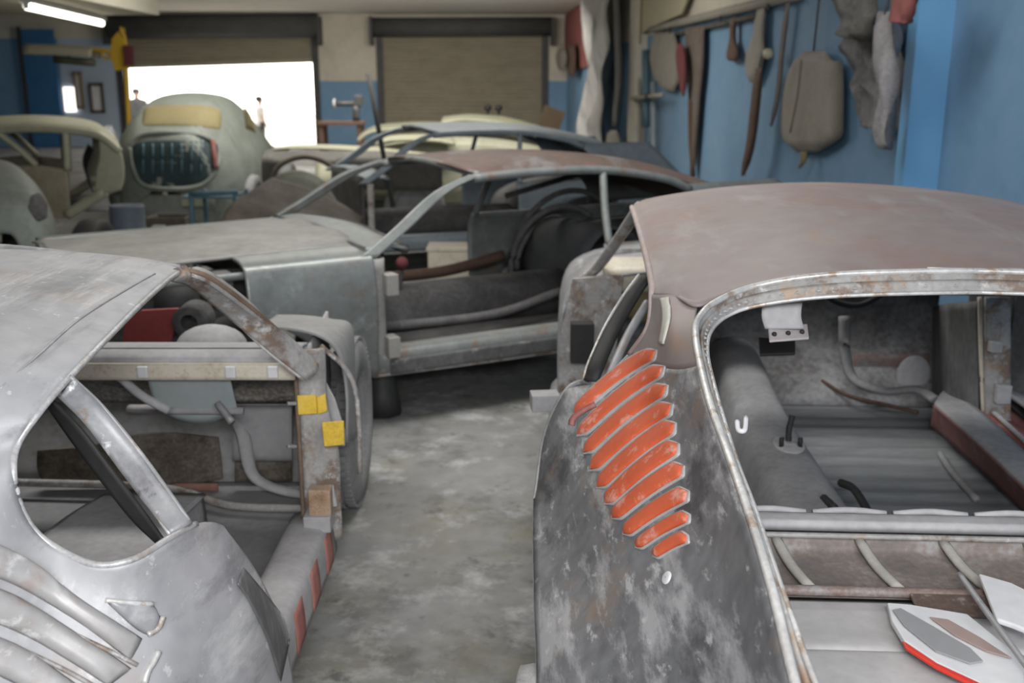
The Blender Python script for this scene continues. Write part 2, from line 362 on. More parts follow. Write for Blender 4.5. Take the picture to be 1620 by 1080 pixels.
# blue plank door and hanging frames in the left corner
d3 = thing('door_3', RM.S(68, 200, SB - .1) * 1, None, None); tag(d3, **ST)
wallpiece('door_leaf', SB - .16, SB - .06, bt(44), bt(95), 0, bz(48), BLUED, d3)
wallpiece('stile', SB - .2, SB - .16, bt(40), bt(46), 0, bz(44), GALV, d3)
w1 = thing('window_1', RM.S(110, 190, SB - .1), None, None); tag(w1, **ST)
wallpiece('pane', SB - .05, SB - .02, bt(99), bt(120), bz(176), bz(138), mat('lit_window_pane', [(1, .93, .85)], emit=2.2), w1)
wallpiece('window_frame', SB - .08, SB - .05, bt(98), bt(100), bz(178), bz(136), WHITE, w1)
wallpiece('window_frame', SB - .08, SB - .05, bt(119), bt(121), bz(178), bz(136), WHITE, w1)
for i, (a, b, c, d, lb) in enumerate([(118, 131, 113, 172, 'tall brown wooden frame holding a pale paper, left of the daylight doorway'), (141, 163, 131, 178, 'shorter dark wooden frame with white paper, next to the open doorway')]):
    f = thing('picture_frame', RM.S((a + b) / 2, d, SB - .1), lb, 'frame', None)
    wallpiece('sheet', SB - .045, SB - .03, bt(a + 3), bt(b - 3), bz(d - 3), bz(c + 4), WHITE, f)
    for x0, x1, y0, y1 in ((a, a + 3.5, c, d), (b - 3.5, b, c, d), (a, b, c, c + 5), (a, b, d - 4, d)):
        wallpiece('frame_bar', SB - .09, SB - .01, bt(x0), bt(x1), bz(y1), bz(y0), CARD if i == 0 else BROWND, f)
nb = thing('notice_board', RM.T(6, 190, TL + .1), 'brown wooden board on the far left blue wall', 'board')
for x in (0,):
    p0, p1 = RM.S(-6, 190, 24), RM.S(13, 120, 24)
    wallpiece('board', 25.0, 25.6, TL, TL + .08, p0.z, p1.z, CARD, nb)
    wallpiece('board_frame', 24.9, 25.7, TL, TL + .05, p0.z - .1, p1.z + .1, RUSTB, nb)

# roller doors: corrugated curtain, rolled drum, side guides
CURT = mat('weathered_beige_curtain', [(.22, .19, .14), (.30, .27, .20), (.34, .30, .23)], 1.5, .7, .1, .05, (1, 1, 3))
DRUM = mat('dark_grey_drum', [g(.05, 1, .97, .95), g(.085, 1, .98, .95)], 2, .8)
def curtain(parent, t0, t1, z0, z1, pitchz, tilt=0):
    V = []; Fs = []; n = int((z1 - z0) / pitchz); k = 0
    for i in range(n):
        for q, dd in ((0, 0), (.12, -.02), (.5, -.04), (.88, -.02)):
            z = z0 + (i + q) * pitchz
            V.append(RM.W(SB + .05 + dd, t0, z)); V.append(RM.W(SB + .05 + dd, t1, z + tilt * (1 - i / n))); k += 1
    for i in range(k - 1): Fs.append((2 * i, 2 * i + 1, 2 * i + 3, 2 * i + 2))
    return mesh('shutter_slats', V, Fs, CURT, parent, smooth=False, solid=.006, kind='stuff')
for nm, ta, tb, zb, vb, tilt in (('door_1', D1a, D1b, bz(107), 54, .16), ('door_2', D2a, D2b, 0.0, 62, 0)):
    dr = thing(nm, RM.W(SB, (ta + tb) / 2, 0), None, None); tag(dr, **ST)
    curtain(dr, ta + .05, tb - .05, zb, ZL + .12, .105, tilt)
    V = [RM.W(s_, t_, z_) for s_ in (SB - .01, SB + .07) for t_, zz in ((ta + .05, 0), (tb - .05, tilt)) for z_ in (max(zb - .03, 0) + zz, zb + .10 + zz)]
    mesh('bottom_rail', V, [(0, 1, 3, 2), (4, 6, 7, 5), (0, 4, 5, 1), (2, 3, 7, 6), (0, 2, 6, 4), (1, 5, 7, 3)], CURT, dr, smooth=False)
    wallpiece('guide_rail', SB - .06, SB + .1, ta - .05, ta + .12, 0, ZL + .1, GALV, dr)
    wallpiece('guide_rail', SB - .06, SB + .1, tb - .12, tb + .05, 0, ZL + .1, GALV, dr)
    c0, c1 = RM.W(SB - .22, ta - .1, bz(50) + .1), RM.W(SB - .22, tb + .1, bz(48) + .1)
    tube('roller_drum', [c0, c1], .30 if nm == 'door_1' else .24, DRUM, dr, n=18, k=3)
    wallpiece('drum_bracket', SB - .5, SB, ta - .18, ta - .1, bz(72), ZL + .1, GALV, dr)
    wallpiece('drum_bracket', SB - .5, SB, tb + .1, tb + .18, bz(72), ZL + .1, GALV, dr)
# outside
wallpiece('trim_3', SB + .3, SB + 40, D1a - 12, D1b + 10, -.5, -.25, mat('sunlit_yard', [g(.6, 1, .95, .85), g(.7, 1, .96, .88)], .5, .9), **ST)
# mezzanine slab hanging at upper left, with its tube light
mz = thing('trim_4', (-8, 10, 2.4), None, None); tag(mz, **ST)
SOFF = mat('soffit_cream', [(.38, .35, .29), (.46, .43, .36)], 1, .9)
mesh('soffit_slab', [(-12, 7, 2.42), (-4.26, 7, 2.42), (-4.26, 12.8, 2.42), (-12, 12.8, 2.42), (-12, 7, ZC - .01), (-4.26, 7, ZC - .01), (-4.26, 12.8, ZC - .01), (-12, 12.8, ZC - .01)],
     [(0, 1, 2, 3), (4, 7, 6, 5), (0, 4, 5, 1), (1, 5, 6, 2), (2, 6, 7, 3), (3, 7, 4, 0)], SOFF, mz, smooth=False)
fl = thing('ceiling_light', (-4.45, 10, 2.42), 'lit fluorescent tube under the soffit at upper left', 'light')
a0, a1 = atz(42, 10, 2.34), atz(161, 37, 2.34)
tube('lamp_tube', [a0, a1], .035, mat('lit_tube', [(1, .95, .78)], emit=6.0), fl, n=10, k=4)
dd = (a1 - a0)
mid = (a0 + a1) / 2
box('lamp_housing', mid + Vector((0, 0, .055)), (.12, dd.length + .05, .05), WHITE, fl, rz=-math.atan2(dd.x, dd.y))
for e in (a0, a1): box('lamp_holder', e + Vector((0, 0, .02)), (.05, .04, .09), WHITE, fl)

# ------------------------------------------------------------ RIGHT CAR (rear hatch open towards us)
RC = Frame(1.05, 2.2, 3)
def Z(*q): return atz(*q)
rc = thing('car_body', RC.W(.6, 0, 0), 'stripped fastback body with brown roof and orange-red gill slots, at right', 'car')
Ws = RC.W
cols = [[(1105, 472, 1.125), (1085, 470, 1.13), (1062, 468, 1.13), (1045, 467, 1.12), (1032, 466, 1.10)],
        [(1100, 520, 1.1), (1080, 520, 1.09), (1060, 520, 1.08), (1042, 519, 1.06), (1027, 517, 1.04)],
        [(1108, 580, 1.07), (1082, 585, 1.04), (1055, 583, 1.01), (1025, 573, .98), (998, 561, .955)],
        [(1122, 635, 1.045), (1080, 650, .98), (1035, 650, .93), (990, 630, .91), (950, 606, .89)],
        [(1145, 700, 1.01), (1090, 725, .93), (1020, 735, .87), (950, 690, .83), (893, 622, .84)],
        [(1170, 770, .985), (1100, 810, .88), (1000, 820, .79), (915, 760, .75), (863, 690, .74)],
        [(1200, 860, .95), (1120, 910, .83), (1010, 920, .73), (915, 880, .66), (847, 790, .64)],
        [(1228, 960, .915), (1140, 1010, .79), (1020, 1030, .68), (915, 1000, .6), (847, 930, .57)],
        [(1257, 1080, .875), (1160, 1120, .75), (1030, 1130, .64), (920, 1120, .56), (852, 1080, .5)]]
C3 = [[Z(*q) for q in c] for c in cols]
C3.append([Ws(-1.35, -.64, .83), Ws(-1.25, -.69, .70), Ws(-1.12, -.79, .6), Ws(-1.02, -.89, .52), Ws(-.9, -.97, .46)])
def both(fr, fn, *names):
    """build on both sides of a car"""
    fn(lambda p: p, 1); fn(fr.mir, -1)
def rq(mm, s):
    loft('c_pillar_skin', [[mm(p) for p in c] for c in C3[:3]], ROOFR, rc, nu=26, nv=16, th=.01)
    loft('quarter_panel', [[mm(p) for p in c] for c in C3[2:]], STEELD, rc, nu=26, nv=56, th=.01)
    if s == 1: BV['rq'] = BVHTree.FromPolygons(*grid(C3, 26, 64))
    top = [c[-1] for c in C3[4:]]
    loft('lower_quarter', [[mm(p) for p in top], [mm(p + RC.r * .015 - RC.d * .06 + Vector((0, 0, -.16))) for p in top], [mm(p + RC.r * .05 - RC.d * .1 - Vector((0, 0, p.z - .2))) for p in top]], STEEL, rc, nu=24, nv=10, th=.01)
both(RC, rq)
def mirrow(fr, half): return half + [fr.mir(p) for p in half[::-1][1:]]
rows = [[Z(1000, 328, 1.175), Ws(1.43, -.62, 1.205), Ws(1.50, -.33, 1.24), Ws(1.52, 0, 1.255)],
        [Z(1012, 365, 1.16), Ws(1.07, -.61, 1.205), Ws(1.10, -.33, 1.255), Ws(1.1, 0, 1.272)],
        [Z(1022, 403, 1.14), Ws(.7, -.61, 1.19), Ws(.72, -.33, 1.245), Ws(.72, 0, 1.265)],
        [Z(1030, 440, 1.12), Ws(.36, -.61, 1.165), Ws(.38, -.33, 1.22), Ws(.38, 0, 1.24)],
        [Z(1032, 466, 1.10), Z(1070, 471, 1.13), Z(1100, 484, 1.125), Z(1132, 476, 1.132), Z(1190, 455, 1.15), Z(1300, 437, 1.18), Ws(.06, 0, 1.19)]]
loft('roof_panel', [mirrow(RC, r) for r in rows], ROOFR, rc, nu=72, nv=44, th=.006, off=0, key='roof')
OUT = [(1620, 430, 1.19), (1450, 431, 1.19), (1300, 437, 1.18), (1190, 455, 1.15), (1130, 480, 1.13), (1105, 505, 1.11), (1100, 530, 1.10), (1108, 580, 1.07), (1122, 635, 1.045), (1145, 700, 1.01), (1170, 770, .985), (1200, 860, .95), (1228, 960, .915), (1257, 1080, .875)]
INN = [(1620, 462, 1.15), (1450, 464, 1.15), (1300, 470, 1.14), (1200, 483, 1.115), (1150, 500, 1.095), (1124, 525, 1.08), (1119, 560, 1.062), (1130, 612, 1.04), (1147, 672, 1.01), (1168, 738, .98), (1194, 806, .95), (1222, 890, .925), (1255, 985, .89), (1290, 1080, .86)]
po, pi = [Z(*q) for q in OUT], [Z(*q) for q in INN]
po.append(Ws(-1.35, -.64, .83)); pi.append(Ws(-1.35, -.585, .815))
def hatch(mm, s):
    mid = [a.lerp(b, .42) - Vector((0, 0, .012)) for a, b in zip(po, pi)]
    mid2 = [a.lerp(b, .55) + Vector((0, 0, .006)) for a, b in zip(po, pi)]
    mid3 = [a.lerp(b, .75) - Vector((0, 0, .010)) for a, b in zip(po, pi)]
    loft('hatch_frame', [[mm(p) for p in r] for r in (po, mid, mid2, mid3, pi)], RUSTE, rc, nu=90, nv=17, th=.006)
    tube('hatch_edge', [mm(p + Vector((0, 0, .002))) for p in po], .0075, RIM, rc, n=8, k=90)
    tube('hatch_flange', [mm(p) for p in pi], .005, RIM, rc, n=6, k=90)
both(RC, hatch)
# spot welds along the gutter
V = []; Fs = []
for i in range(46):
    t = i / 45; P = cr([a.lerp(b, .68) for a, b in zip(po, pi)], 200)[int(3 + t * 150)]
    k = len(V); r = .006 + .003 * random.random()
    for a in range(6): V.append(P + Vector((math.cos(a * 1.05) * r, math.sin(a * 1.05) * r, 0)))
    V.append(P + Vector((0, 0, .006)))
    for a in range(6): Fs.append((k + a, k + (a + 1) % 6, k + 6))
mesh('weld_spots', V, Fs, RIM, rc, kind='stuff')
# door opening edge of the C pillar, pillar rail
edge = [Z(1000, 328, 1.175), Z(1012, 365, 1.16), Z(1022, 403, 1.14), Z(1030, 440, 1.12), Z(1032, 466, 1.10), Z(1027, 517, 1.04), Z(998, 561, .955)]
def dedge(mm, s):
    tube('door_opening_edge', [mm(p) for p in edge], .010, mat('pinkish_primer_edge', [(.40, .27, .25), (.46, .38, .36), (.5, .45, .44)], 12, .6, 0, .2), rc, n=8, k=50)
    tube('belt_edge', [mm(p) for p in (Z(998, 561, .955), Z(950, 606, .89), Z(920, 604, .86), Z(893, 622, .84), Z(863, 690, .74), Z(847, 790, .64))], .007, STEEL, rc, n=8, k=40)
both(RC, dedge)
patch('filler_patch', 'rq', [(1049, 474), (1053, 505), (1048, 545)], [(1061, 474), (1064, 505), (1055, 545)], mat('white_filler', [g(.5, 1, .98, .85), g(.68, 1, .98, .88)], 12, .6), rc, h=.001, lift=.003, nu=14, nv=5)
# gills: eleven orange-red bars with pale rims
G = [((912, 655), (1042, 556), 15), ((918, 690), (1054, 582), 15), ((928, 718), (1059, 612), 17), ((938, 745), (1067, 642), 19), ((950, 772), (1072, 672), 20), ((962, 797), (1077, 705), 21),
     ((974, 820), (1085, 740), 20), ((992, 845), (1093, 780), 19), ((1012, 866), (1095, 817), 13), ((1040, 880), (1092, 850), 12)]
def gill(a, b, wd, key, parent, m=REDO, rm=WHITE, bend=.10, h=.007):
    ax, ay = a; bx, by = b; dx, dy = bx - ax, by - ay; Ln = math.hypot(dx, dy); nx, ny = dy / Ln, -dx / Ln
    if ny > 0: nx, ny = -nx, -ny
    def crv(t, off): 
        s = math.sin(math.pi * t)
        return (ax + dx * t + nx * (bend * Ln * s * .5 + off), ay + dy * t + ny * (bend * Ln * s * .5 + off))
    def outl(sgn, ex, lo, hi):
        P = []
        for i in range(15):
            t = i / 14; cap = max(0, 1 - (abs(2 * t - 1)) ** 9) ** .5
            P.append(crv(lo + (hi - lo) * t, sgn * (wd / 2 * (.72 + .28 * t) + ex) * cap))
        return P
    e = 3.2 / Ln
    r = patch('gill_rim', key, outl(1, 3.2, -e, 1 + e), outl(-1, 3.2, -e, 1 + e), rm, parent, h=h * .3, th=.003, nu=30, nv=7, lift=.001)
    gg = patch('gill', key, outl(1, 0, 0, 1), outl(-1, 0, 0, 1), m, parent, h=h, th=.003, nu=30, nv=9, lift=.003)
for a, b, wd in G: gill(a, b, wd + 7, 'rq', rc, bend=.07, rm=mat('pale_gill_rim', [g(.4), g(.55)], 20, .5, .1, .3))
tube('short_gill_edge', [hitp('rq', *q, .004)[0] for q in ((911, 676), (914, 664), (930, 652), (949, 642))], .006, REDD, rc, n=6, k=14)
p, n = hitp('rq', 1062, 917, .004)
lathe('plug_hole', p, n, [(0, .012), (.003, .0115), (.004, .009), (.004, .001)], WHITE, rc, n=16)
# interior of right car
fp = [[Ws(s, t, .26 + (.006 if (i % 2) else 0)) for t in (-.86, -.4, 0, .4, .84)] for i, s in enumerate([-.5 + .055 * k for k in range(46)])]
loft('floor_pan', fp, FLOORP, rc, nu=9, nv=180, th=.01)
tun = []
for s, hgt, wd in ((2.0, .28, .12), (1.8, .27, .12), (1.3, .20, .12), (.7, .18, .13), (0, .18, .14), (-.28, .18, .14)):
    tun.append([Ws(s, -.21 - wd, .26), Ws(s, -.21 - wd * .8, .26 + hgt * .75), Ws(s, -.21 - wd * .45, .26 + hgt), Ws(s, -.21 + wd * .45, .26 + hgt), Ws(s, -.21 + wd * .8, .26 + hgt * .75), Ws(s, -.21 + wd, .26)])
loft('transmission_tunnel', tun, DUSTG, rc, nu=20, nv=40)
gear = mesh('gear_lever_plate', *grid([[Ws(.93 + .08 * math.cos(a) * q, -.19 + .05 * math.sin(a) * q, .455 + .012 * (1 - q)) for a in [k * math.pi / 8 for k in range(17)]] for q in (1, .8, .01)], 32, 6), DUSTL, rc, solid=.006)
tube('gear_lever', [Ws(.93, -.19, .45), Ws(.94, -.19, .50), Ws(.95, -.18, .55)], .010, BLACK, rc)
tube('handbrake', [Ws(.62, -.10, .45), Ws(.52, -.09, .47), Ws(.40, -.08, .45)], .012, BLACK, rc)
for sx in (-.22, -.16): tube('selector_stub', [Ws(.90, sx, .46), Ws(.90, sx, .49)], .008, BLACK, rc, n=6, k=3)
tube('handbrake_rod', [Ws(.50, -.18, .45), Ws(.42, -.17, .455)], .012, BLACK, rc)
def rint(mm, s):
    if s == 1: loft('inner_sill', [[mm(Ws(s_, -.72, .26)), mm(Ws(s_, -.74, .42)), mm(Ws(s_, -.80, .43))] for s_ in (1.95, 1.2, .4, -.3)], DUSTG, rc, nu=10, nv=20)
    loft('outer_sill', [[mm(Ws(s_, -.80, .43)), mm(Ws(s_, -.9, .40)), mm(Ws(s_, -.98, .34)), mm(Ws(s_, -.96, .22))] for s_ in (1.95, 1.2, .6, -.1)], DUSTG, rc, nu=12, nv=16)
    loft('front_inner_wing', [[mm(Ws(s_, -.2, .9)), mm(Ws(s_, -.5, .89)), mm(Ws(s_, -.82, .84)), mm(Ws(s_, -.94, .7)), mm(Ws(s_, -.95, .3))] for s_ in (1.72, 1.9, 2.2, 2.45)], STEEL, rc, nu=20, nv=10)
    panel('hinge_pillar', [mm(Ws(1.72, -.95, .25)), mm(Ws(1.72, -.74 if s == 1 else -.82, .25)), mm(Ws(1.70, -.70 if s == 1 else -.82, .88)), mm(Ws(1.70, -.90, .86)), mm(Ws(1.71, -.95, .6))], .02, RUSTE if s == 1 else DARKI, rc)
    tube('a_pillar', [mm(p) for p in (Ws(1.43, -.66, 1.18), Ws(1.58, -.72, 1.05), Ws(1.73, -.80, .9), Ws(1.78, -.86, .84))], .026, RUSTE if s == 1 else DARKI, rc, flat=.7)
    loft('rear_wheel_housing', [[mm(Ws(-.75 + .42 * math.cos(a), tt, .2 + .26 * math.sin(a))) for a in [k * math.pi / 10 for k in range(11)]] for tt in (-.90, -.66)], DUSTG, rc, nu=22, nv=5)
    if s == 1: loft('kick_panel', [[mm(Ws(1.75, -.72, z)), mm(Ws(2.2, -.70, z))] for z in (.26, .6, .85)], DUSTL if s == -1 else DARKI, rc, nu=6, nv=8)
both(RC, rint)
tube('windscreen_header', [Ws(1.45, -.64, 1.17), Ws(1.52, 0, 1.215), Ws(1.45, .64, 1.17)], .022, DARKI, rc)
loft('toe_board', [[Ws(2.2, t, .9) for t in (-.72, 0, .72)], [Ws(2.2, t, .5) for t in (-.72, 0, .72)], [Ws(1.95, t, .27) for t in (-.72, 0, .72)]], mat('mottled_toe_board', [(.10, .05, .045), g(.18), g(.30, 1, 1, 1.03), g(.4)], 5, .8), rc, nu=20, nv=18)
loft('dashboard_rail', [[Ws(1.75, t, .80) for t in (-.78, 0, .78)], [Ws(1.73, t, .88) for t in (-.78, 0, .78)], [Ws(1.83, t, .91) for t in (-.78, 0, .78)], [Ws(1.95, t, .90) for t in (-.78, 0, .78)]], CREAM, rc, nu=20, nv=16)
tube('wiring_hose', [Ws(1.66, .05, .86), Ws(1.62, .10, .80), Ws(1.62, .2, .78), Ws(1.66, .32, .83)], .012, BLACK, rc)
for tt in (.15, .32): box('dash_bracket', Ws(1.68, tt, .88), (.03, .03, .12), CREAM, rc)
RED2 = mat('red_brown_sill', [(.15, .07, .065), (.2, .085, .08), g(.22)], 5, .8)
def RS(u, v, s_): return RC.S(u, v, s_)
sl = [(1478, 640, .43), (1530, 686, .43), (1580, 732, .43), (1640, 790, .43)]
loft('right_inner_sill', [[Z(u - 4, v + 34, .31) for u, v, z in sl], [Z(u, v + 6, .41) for u, v, z in sl], [Z(*q) for q in sl]], RED2, rc, nu=20, nv=8)
loft('right_sill_top', [[Z(*q) for q in sl], [Z(u + 10, v - 16, .435) for u, v, z in sl], [Z(u + 26, v - 30, .43) for u, v, z in sl]], DUSTG, rc, nu=20, nv=7)
tube('right_sill_lip', [Z(u + 42, v - 34, .43) for u, v, z in sl], .009, DUSTL, rc)
loft('right_sill_outer', [[Z(u + 28, v - 30, .42) for u, v, z in sl], [Z(u + 75, v - 34, .36) for u, v, z in sl]], REDD, rc, nu=12, nv=5)
tube('cross_frame', [RS(1336, 500, 2.05), RS(1338, 560, 2.03), RS(1352, 600, 1.98), RS(1400, 618, 1.85), RS(1450, 616, 1.72), RS(1480, 632, 1.60)], .026, DUSTG, rc, n=8, k=40, flat=.6)
tube('rusty_pipe', [RS(1300, 602, 2.05), RS(1340, 625, 1.95), RS(1400, 640, 1.8), RS(1452, 652, 1.7)], .008, RUSTB, rc)
loft('red_brown_lower_panel', [[RS(u, v, 2.12) for u in (1350, 1400, 1470)] for v in (560, 590, 612)], mat('rust_washed_panel', [(.16, .09, .08), (.22, .15, .14), g(.30)], 6, .8), rc, nu=10, nv=6)
ball('round_dent_cover', RS(1445, 592, 2.05), (.075, .02, .085), DUSTL, rc)
loft('front_side_pillar', [[RS(1478, v, 1.85) for v in (485, 560, 625)], [RS(1500, v, 1.6) for v in (480, 560, 640)], [RS(1530, v, 1.5) for v in (478, 560, 650)], [RS(1548, v, 1.45) for v in (476, 560, 660)]], mat('dark_streaky_pillar', [g(.06), g(.12), g(.2)], 5, .7, .1, .1, (3, 3, .6)), rc, nu=14, nv=18, th=.015)
tube('pillar_channel', [RS(1550, 470, 1.42), RS(1552, 560, 1.42), RS(1556, 655, 1.42)], .008, CREAM, rc, n=6)
loft('door_jamb', [[RS(u, v, 1.40) for u in (1558, 1578, 1598)] for v in (470, 560, 600, 690)], RUSTE, rc, nu=8, nv=14, th=.012)
box('jamb_hinge', RS(1585, 622, 1.38), (.05, .05, .07), DUSTL, rc)
box('jamb_hinge', RS(1574, 548, 1.38), (.04, .04, .04), DUSTL, rc)
tube('floor_seam_brace', [Z(1487, 717, .28), Z(1505, 745, .28), Z(1545, 790, .28)], .012, DUSTG, rc)
# lower front corner pieces seen through the left door opening
box('instrument_box', Ws(1.62, -.86, .62), (.09, .06, .16), BLACK, rc)
box('hinge_bracket', RC.T(862, 634, -.99), (.09, .07, .055), DUSTL, rc, rz=.1)
ball('heater_case', Ws(1.8, -.6, .74), (.11, .08, .08), TAN, rc)
cs = [(1024, 438, 1.10), (1000, 470, 1.05), (970, 520, .98), (945, 575, .92), (935, 604, .88)]
tube('door_window_channel', [Z(*q) for q in cs], .022, BLACK, rc, n=8, k=24, flat=.5)
tube('window_channel_edge', [Z(u - 13, v - 4, z) for u, v, z in cs], .004, RIM, rc, n=6, k=24)
tube('inner_quarter_rib', [Z(u + 20 + 5, v + 8, z) for u, v, z in cs[1:]], .012, STEEL, rc, n=6, k=24)
# parcel shelf with cross ribs, rear deck
sh = [[Ws(-.27, t, .70) for t in (-.70, 0, .70)], [Ws(-.285, t, .735) for t in (-.70, 0, .70)], [Ws(-.33, t, .735) for t in (-.70, 0, .70)]]
loft('bulkhead_top_rail', sh, DUSTL, rc, nu=20, nv=9, th=.02)
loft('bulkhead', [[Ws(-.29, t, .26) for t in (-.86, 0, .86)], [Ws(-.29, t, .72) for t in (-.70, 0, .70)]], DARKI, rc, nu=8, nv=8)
loft('ribbed_shelf', [[Ws(s, t, z) for t in (-.66, 0, .66)] for s, z in ((-.34, .715), (-.36, .685), (-.48, .675), (-.53, .69))], mat('brown_grey_shelf', [g(.12), (.22, .18, .16), g(.33)], 9, .7, .1, .2), rc, nu=20, nv=14)
for k in range(7):
    t0 = -.50 + k * .165
    tube('shelf_rib', [Ws(-.345, t0, .715), Ws(-.42, t0 + .015, .695), Ws(-.51, t0 + .035, .69)], .011, mat('pale_rib', [g(.36, 1, .95, .86), g(.5, 1, .95, .88)], 12, .6), rc, n=8, k=8, flat=.7)
    tube('rail_scallop', [Ws(-.266, t0 - .075, .738), Ws(-.262, t0, .743), Ws(-.266, t0 + .075, .738)], .007, DUSTL, rc, n=8, k=8)
tube('shelf_seam', [Ws(-.345, -.66, .722), Ws(-.345, .66, .722)], .006, RUSTE, rc)
tube('shelf_rear_rail', [Ws(-.535, -.64, .70), Ws(-.535, .64, .70)], .010, mat('rusty_red_brown_rail', [(.13, .09, .08), (.2, .14, .12), g(.3)], 12, .6, .1, .2), rc)
panel('rail_plate', [Ws(-.55, -.3, .705), Ws(-.55, .66, .705), Ws(-.60, .66, .69), Ws(-.60, -.3, .69)], .008, mat('rusty_dark_plate', [(.05, .04, .035), (.12, .08, .065), g(.4)], 12, .6, .1, .3), rc)
DK = mat('pale_pinkish_deck', [g(.36, 1, .96, .96), g(.43, 1, .97, .97), g(.5, 1, .98, .98)], 5, .8, 0, .1)
loft('rear_deck', [[Ws(s, t, z) for t in (-.64, -.5, 0, .5, .64)] for s, z in ((-.535, .675), (-.62, .675), (-.69, .678), (-.70, .668), (-.72, .678), (-.82, .678), (-.84, .668), (-.86, .678), (-1.0, .675), (-1.4, .66))], DK, rc, nu=24, nv=90)
loft('tail_panel', [[Ws(-1.36, t, z) for t in (-.8, 0, .8)] for z in (.3, .6, .82)], STEEL, rc, nu=12, nv=8)
# hanging bracket and hook
br = [[Z(1207 + dx, 478, 1.11), Z(1205 + dx, 500, 1.08), Z(1210 + dx, 520, 1.05)] for dx in (0, 30, 62)]
loft('hanging_bracket', br, DUSTL, rc, nu=12, nv=8, th=.004)
hp = panel('perforated_tab', [Z(1215, 519, 1.05), Z(1277, 513, 1.05), Z(1280, 536, 1.03), Z(1217, 541, 1.03)], .006, mat('pink_grey_tab', [g(.4, 1, .9, .9), g(.5, 1, .93, .93)], 12, .6), rc)
for k in range(3):
    pc = Z(1225 + k * 22, 528.5 - k * 1.8, 1.043); ball('bolt_hole', pc, .006, BLACK, hp, n=6)
tube('hook_bracket', [Z(1166, 666, 1.01), Z(1168, 680, 1.0), Z(1178, 680, 1.0), Z(1180, 660, 1.01)], .005, WHITE, rc, n=6, k=16)
panel('dark_tie_bar', [Z(1200, 535, .9), Z(1258, 540, .9), Z(1258, 560, .88), Z(1202, 562, .88)], .01, BLACK, rc)
# rear wheel on the left
wh = wheel(RC.W(-.55, -.985, .25), RC.r, .25, .07, rc, TYREL, False)
wh2 = wheel(RC.W(-.72, .9, .33), RC.r, .33, .16, rc, TYREL, False)
for t in (-.8, .8):
    tube('front_support', [Ws(2.1, t, 0), Ws(2.1, t, .3)], [.09, .05], DARKI, rc)
# loose panels lying on the deck
zd = .705
def zq(u, v): return Z(u, v, zd)
lp = thing('metal_offcut', zq(1500, 1010), 'white panel with grey stripes and red edge on the rear deck', 'panel')
panel('sheet', [zq(*q) for q in ((1403, 957), (1440, 960), (1530, 975), (1620, 1048), (1620, 1100), (1560, 1090), (1480, 1052), (1430, 1018), (1410, 985))], .012, WHITE, lp)
zd = .714
GS = mat('grey_stripe_paint', [g(.25, 1, 1, 1.03), g(.31, 1, 1, 1.03)], 4, .6)
panel('stripe', [zq(*q) for q in ((1412, 965), (1425, 962), (1475, 990), (1535, 1025), (1556, 1046), (1535, 1050), (1480, 1030), (1430, 990))], .003, GS, lp)
panel('stripe', [zq(*q) for q in ((1470, 976), (1500, 980), (1550, 1008), (1602, 1042), (1560, 1030), (1510, 1005))], .003, mat('brown_stripe_paint', [(.3, .22, .2), (.36, .27, .25)], 4, .6), lp)
panel('red_edge', [zq(*q) for q in ((1426, 1014), (1434, 1018), (1482, 1050), (1560, 1086), (1552, 1092), (1478, 1056), (1432, 1026))], .006, REDS, lp)
zd = .728
lp2 = thing('white_offcut', zq(1590, 960), 'plain white pointed offcut at the right edge of the rear deck', 'panel')
panel('sheet', [zq(*q) for q in ((1548, 910), (1600, 925), (1650, 950), (1650, 1010), (1600, 990), (1576, 982))], .01, WHITE, lp2)
zd = .742
rod = tube('metal_rod', [zq(1518, 908), zq(1570, 980), zq(1640, 1075)], .0055, STEEL, None, label='thin grey metal rod lying across the white panels', category='rod')

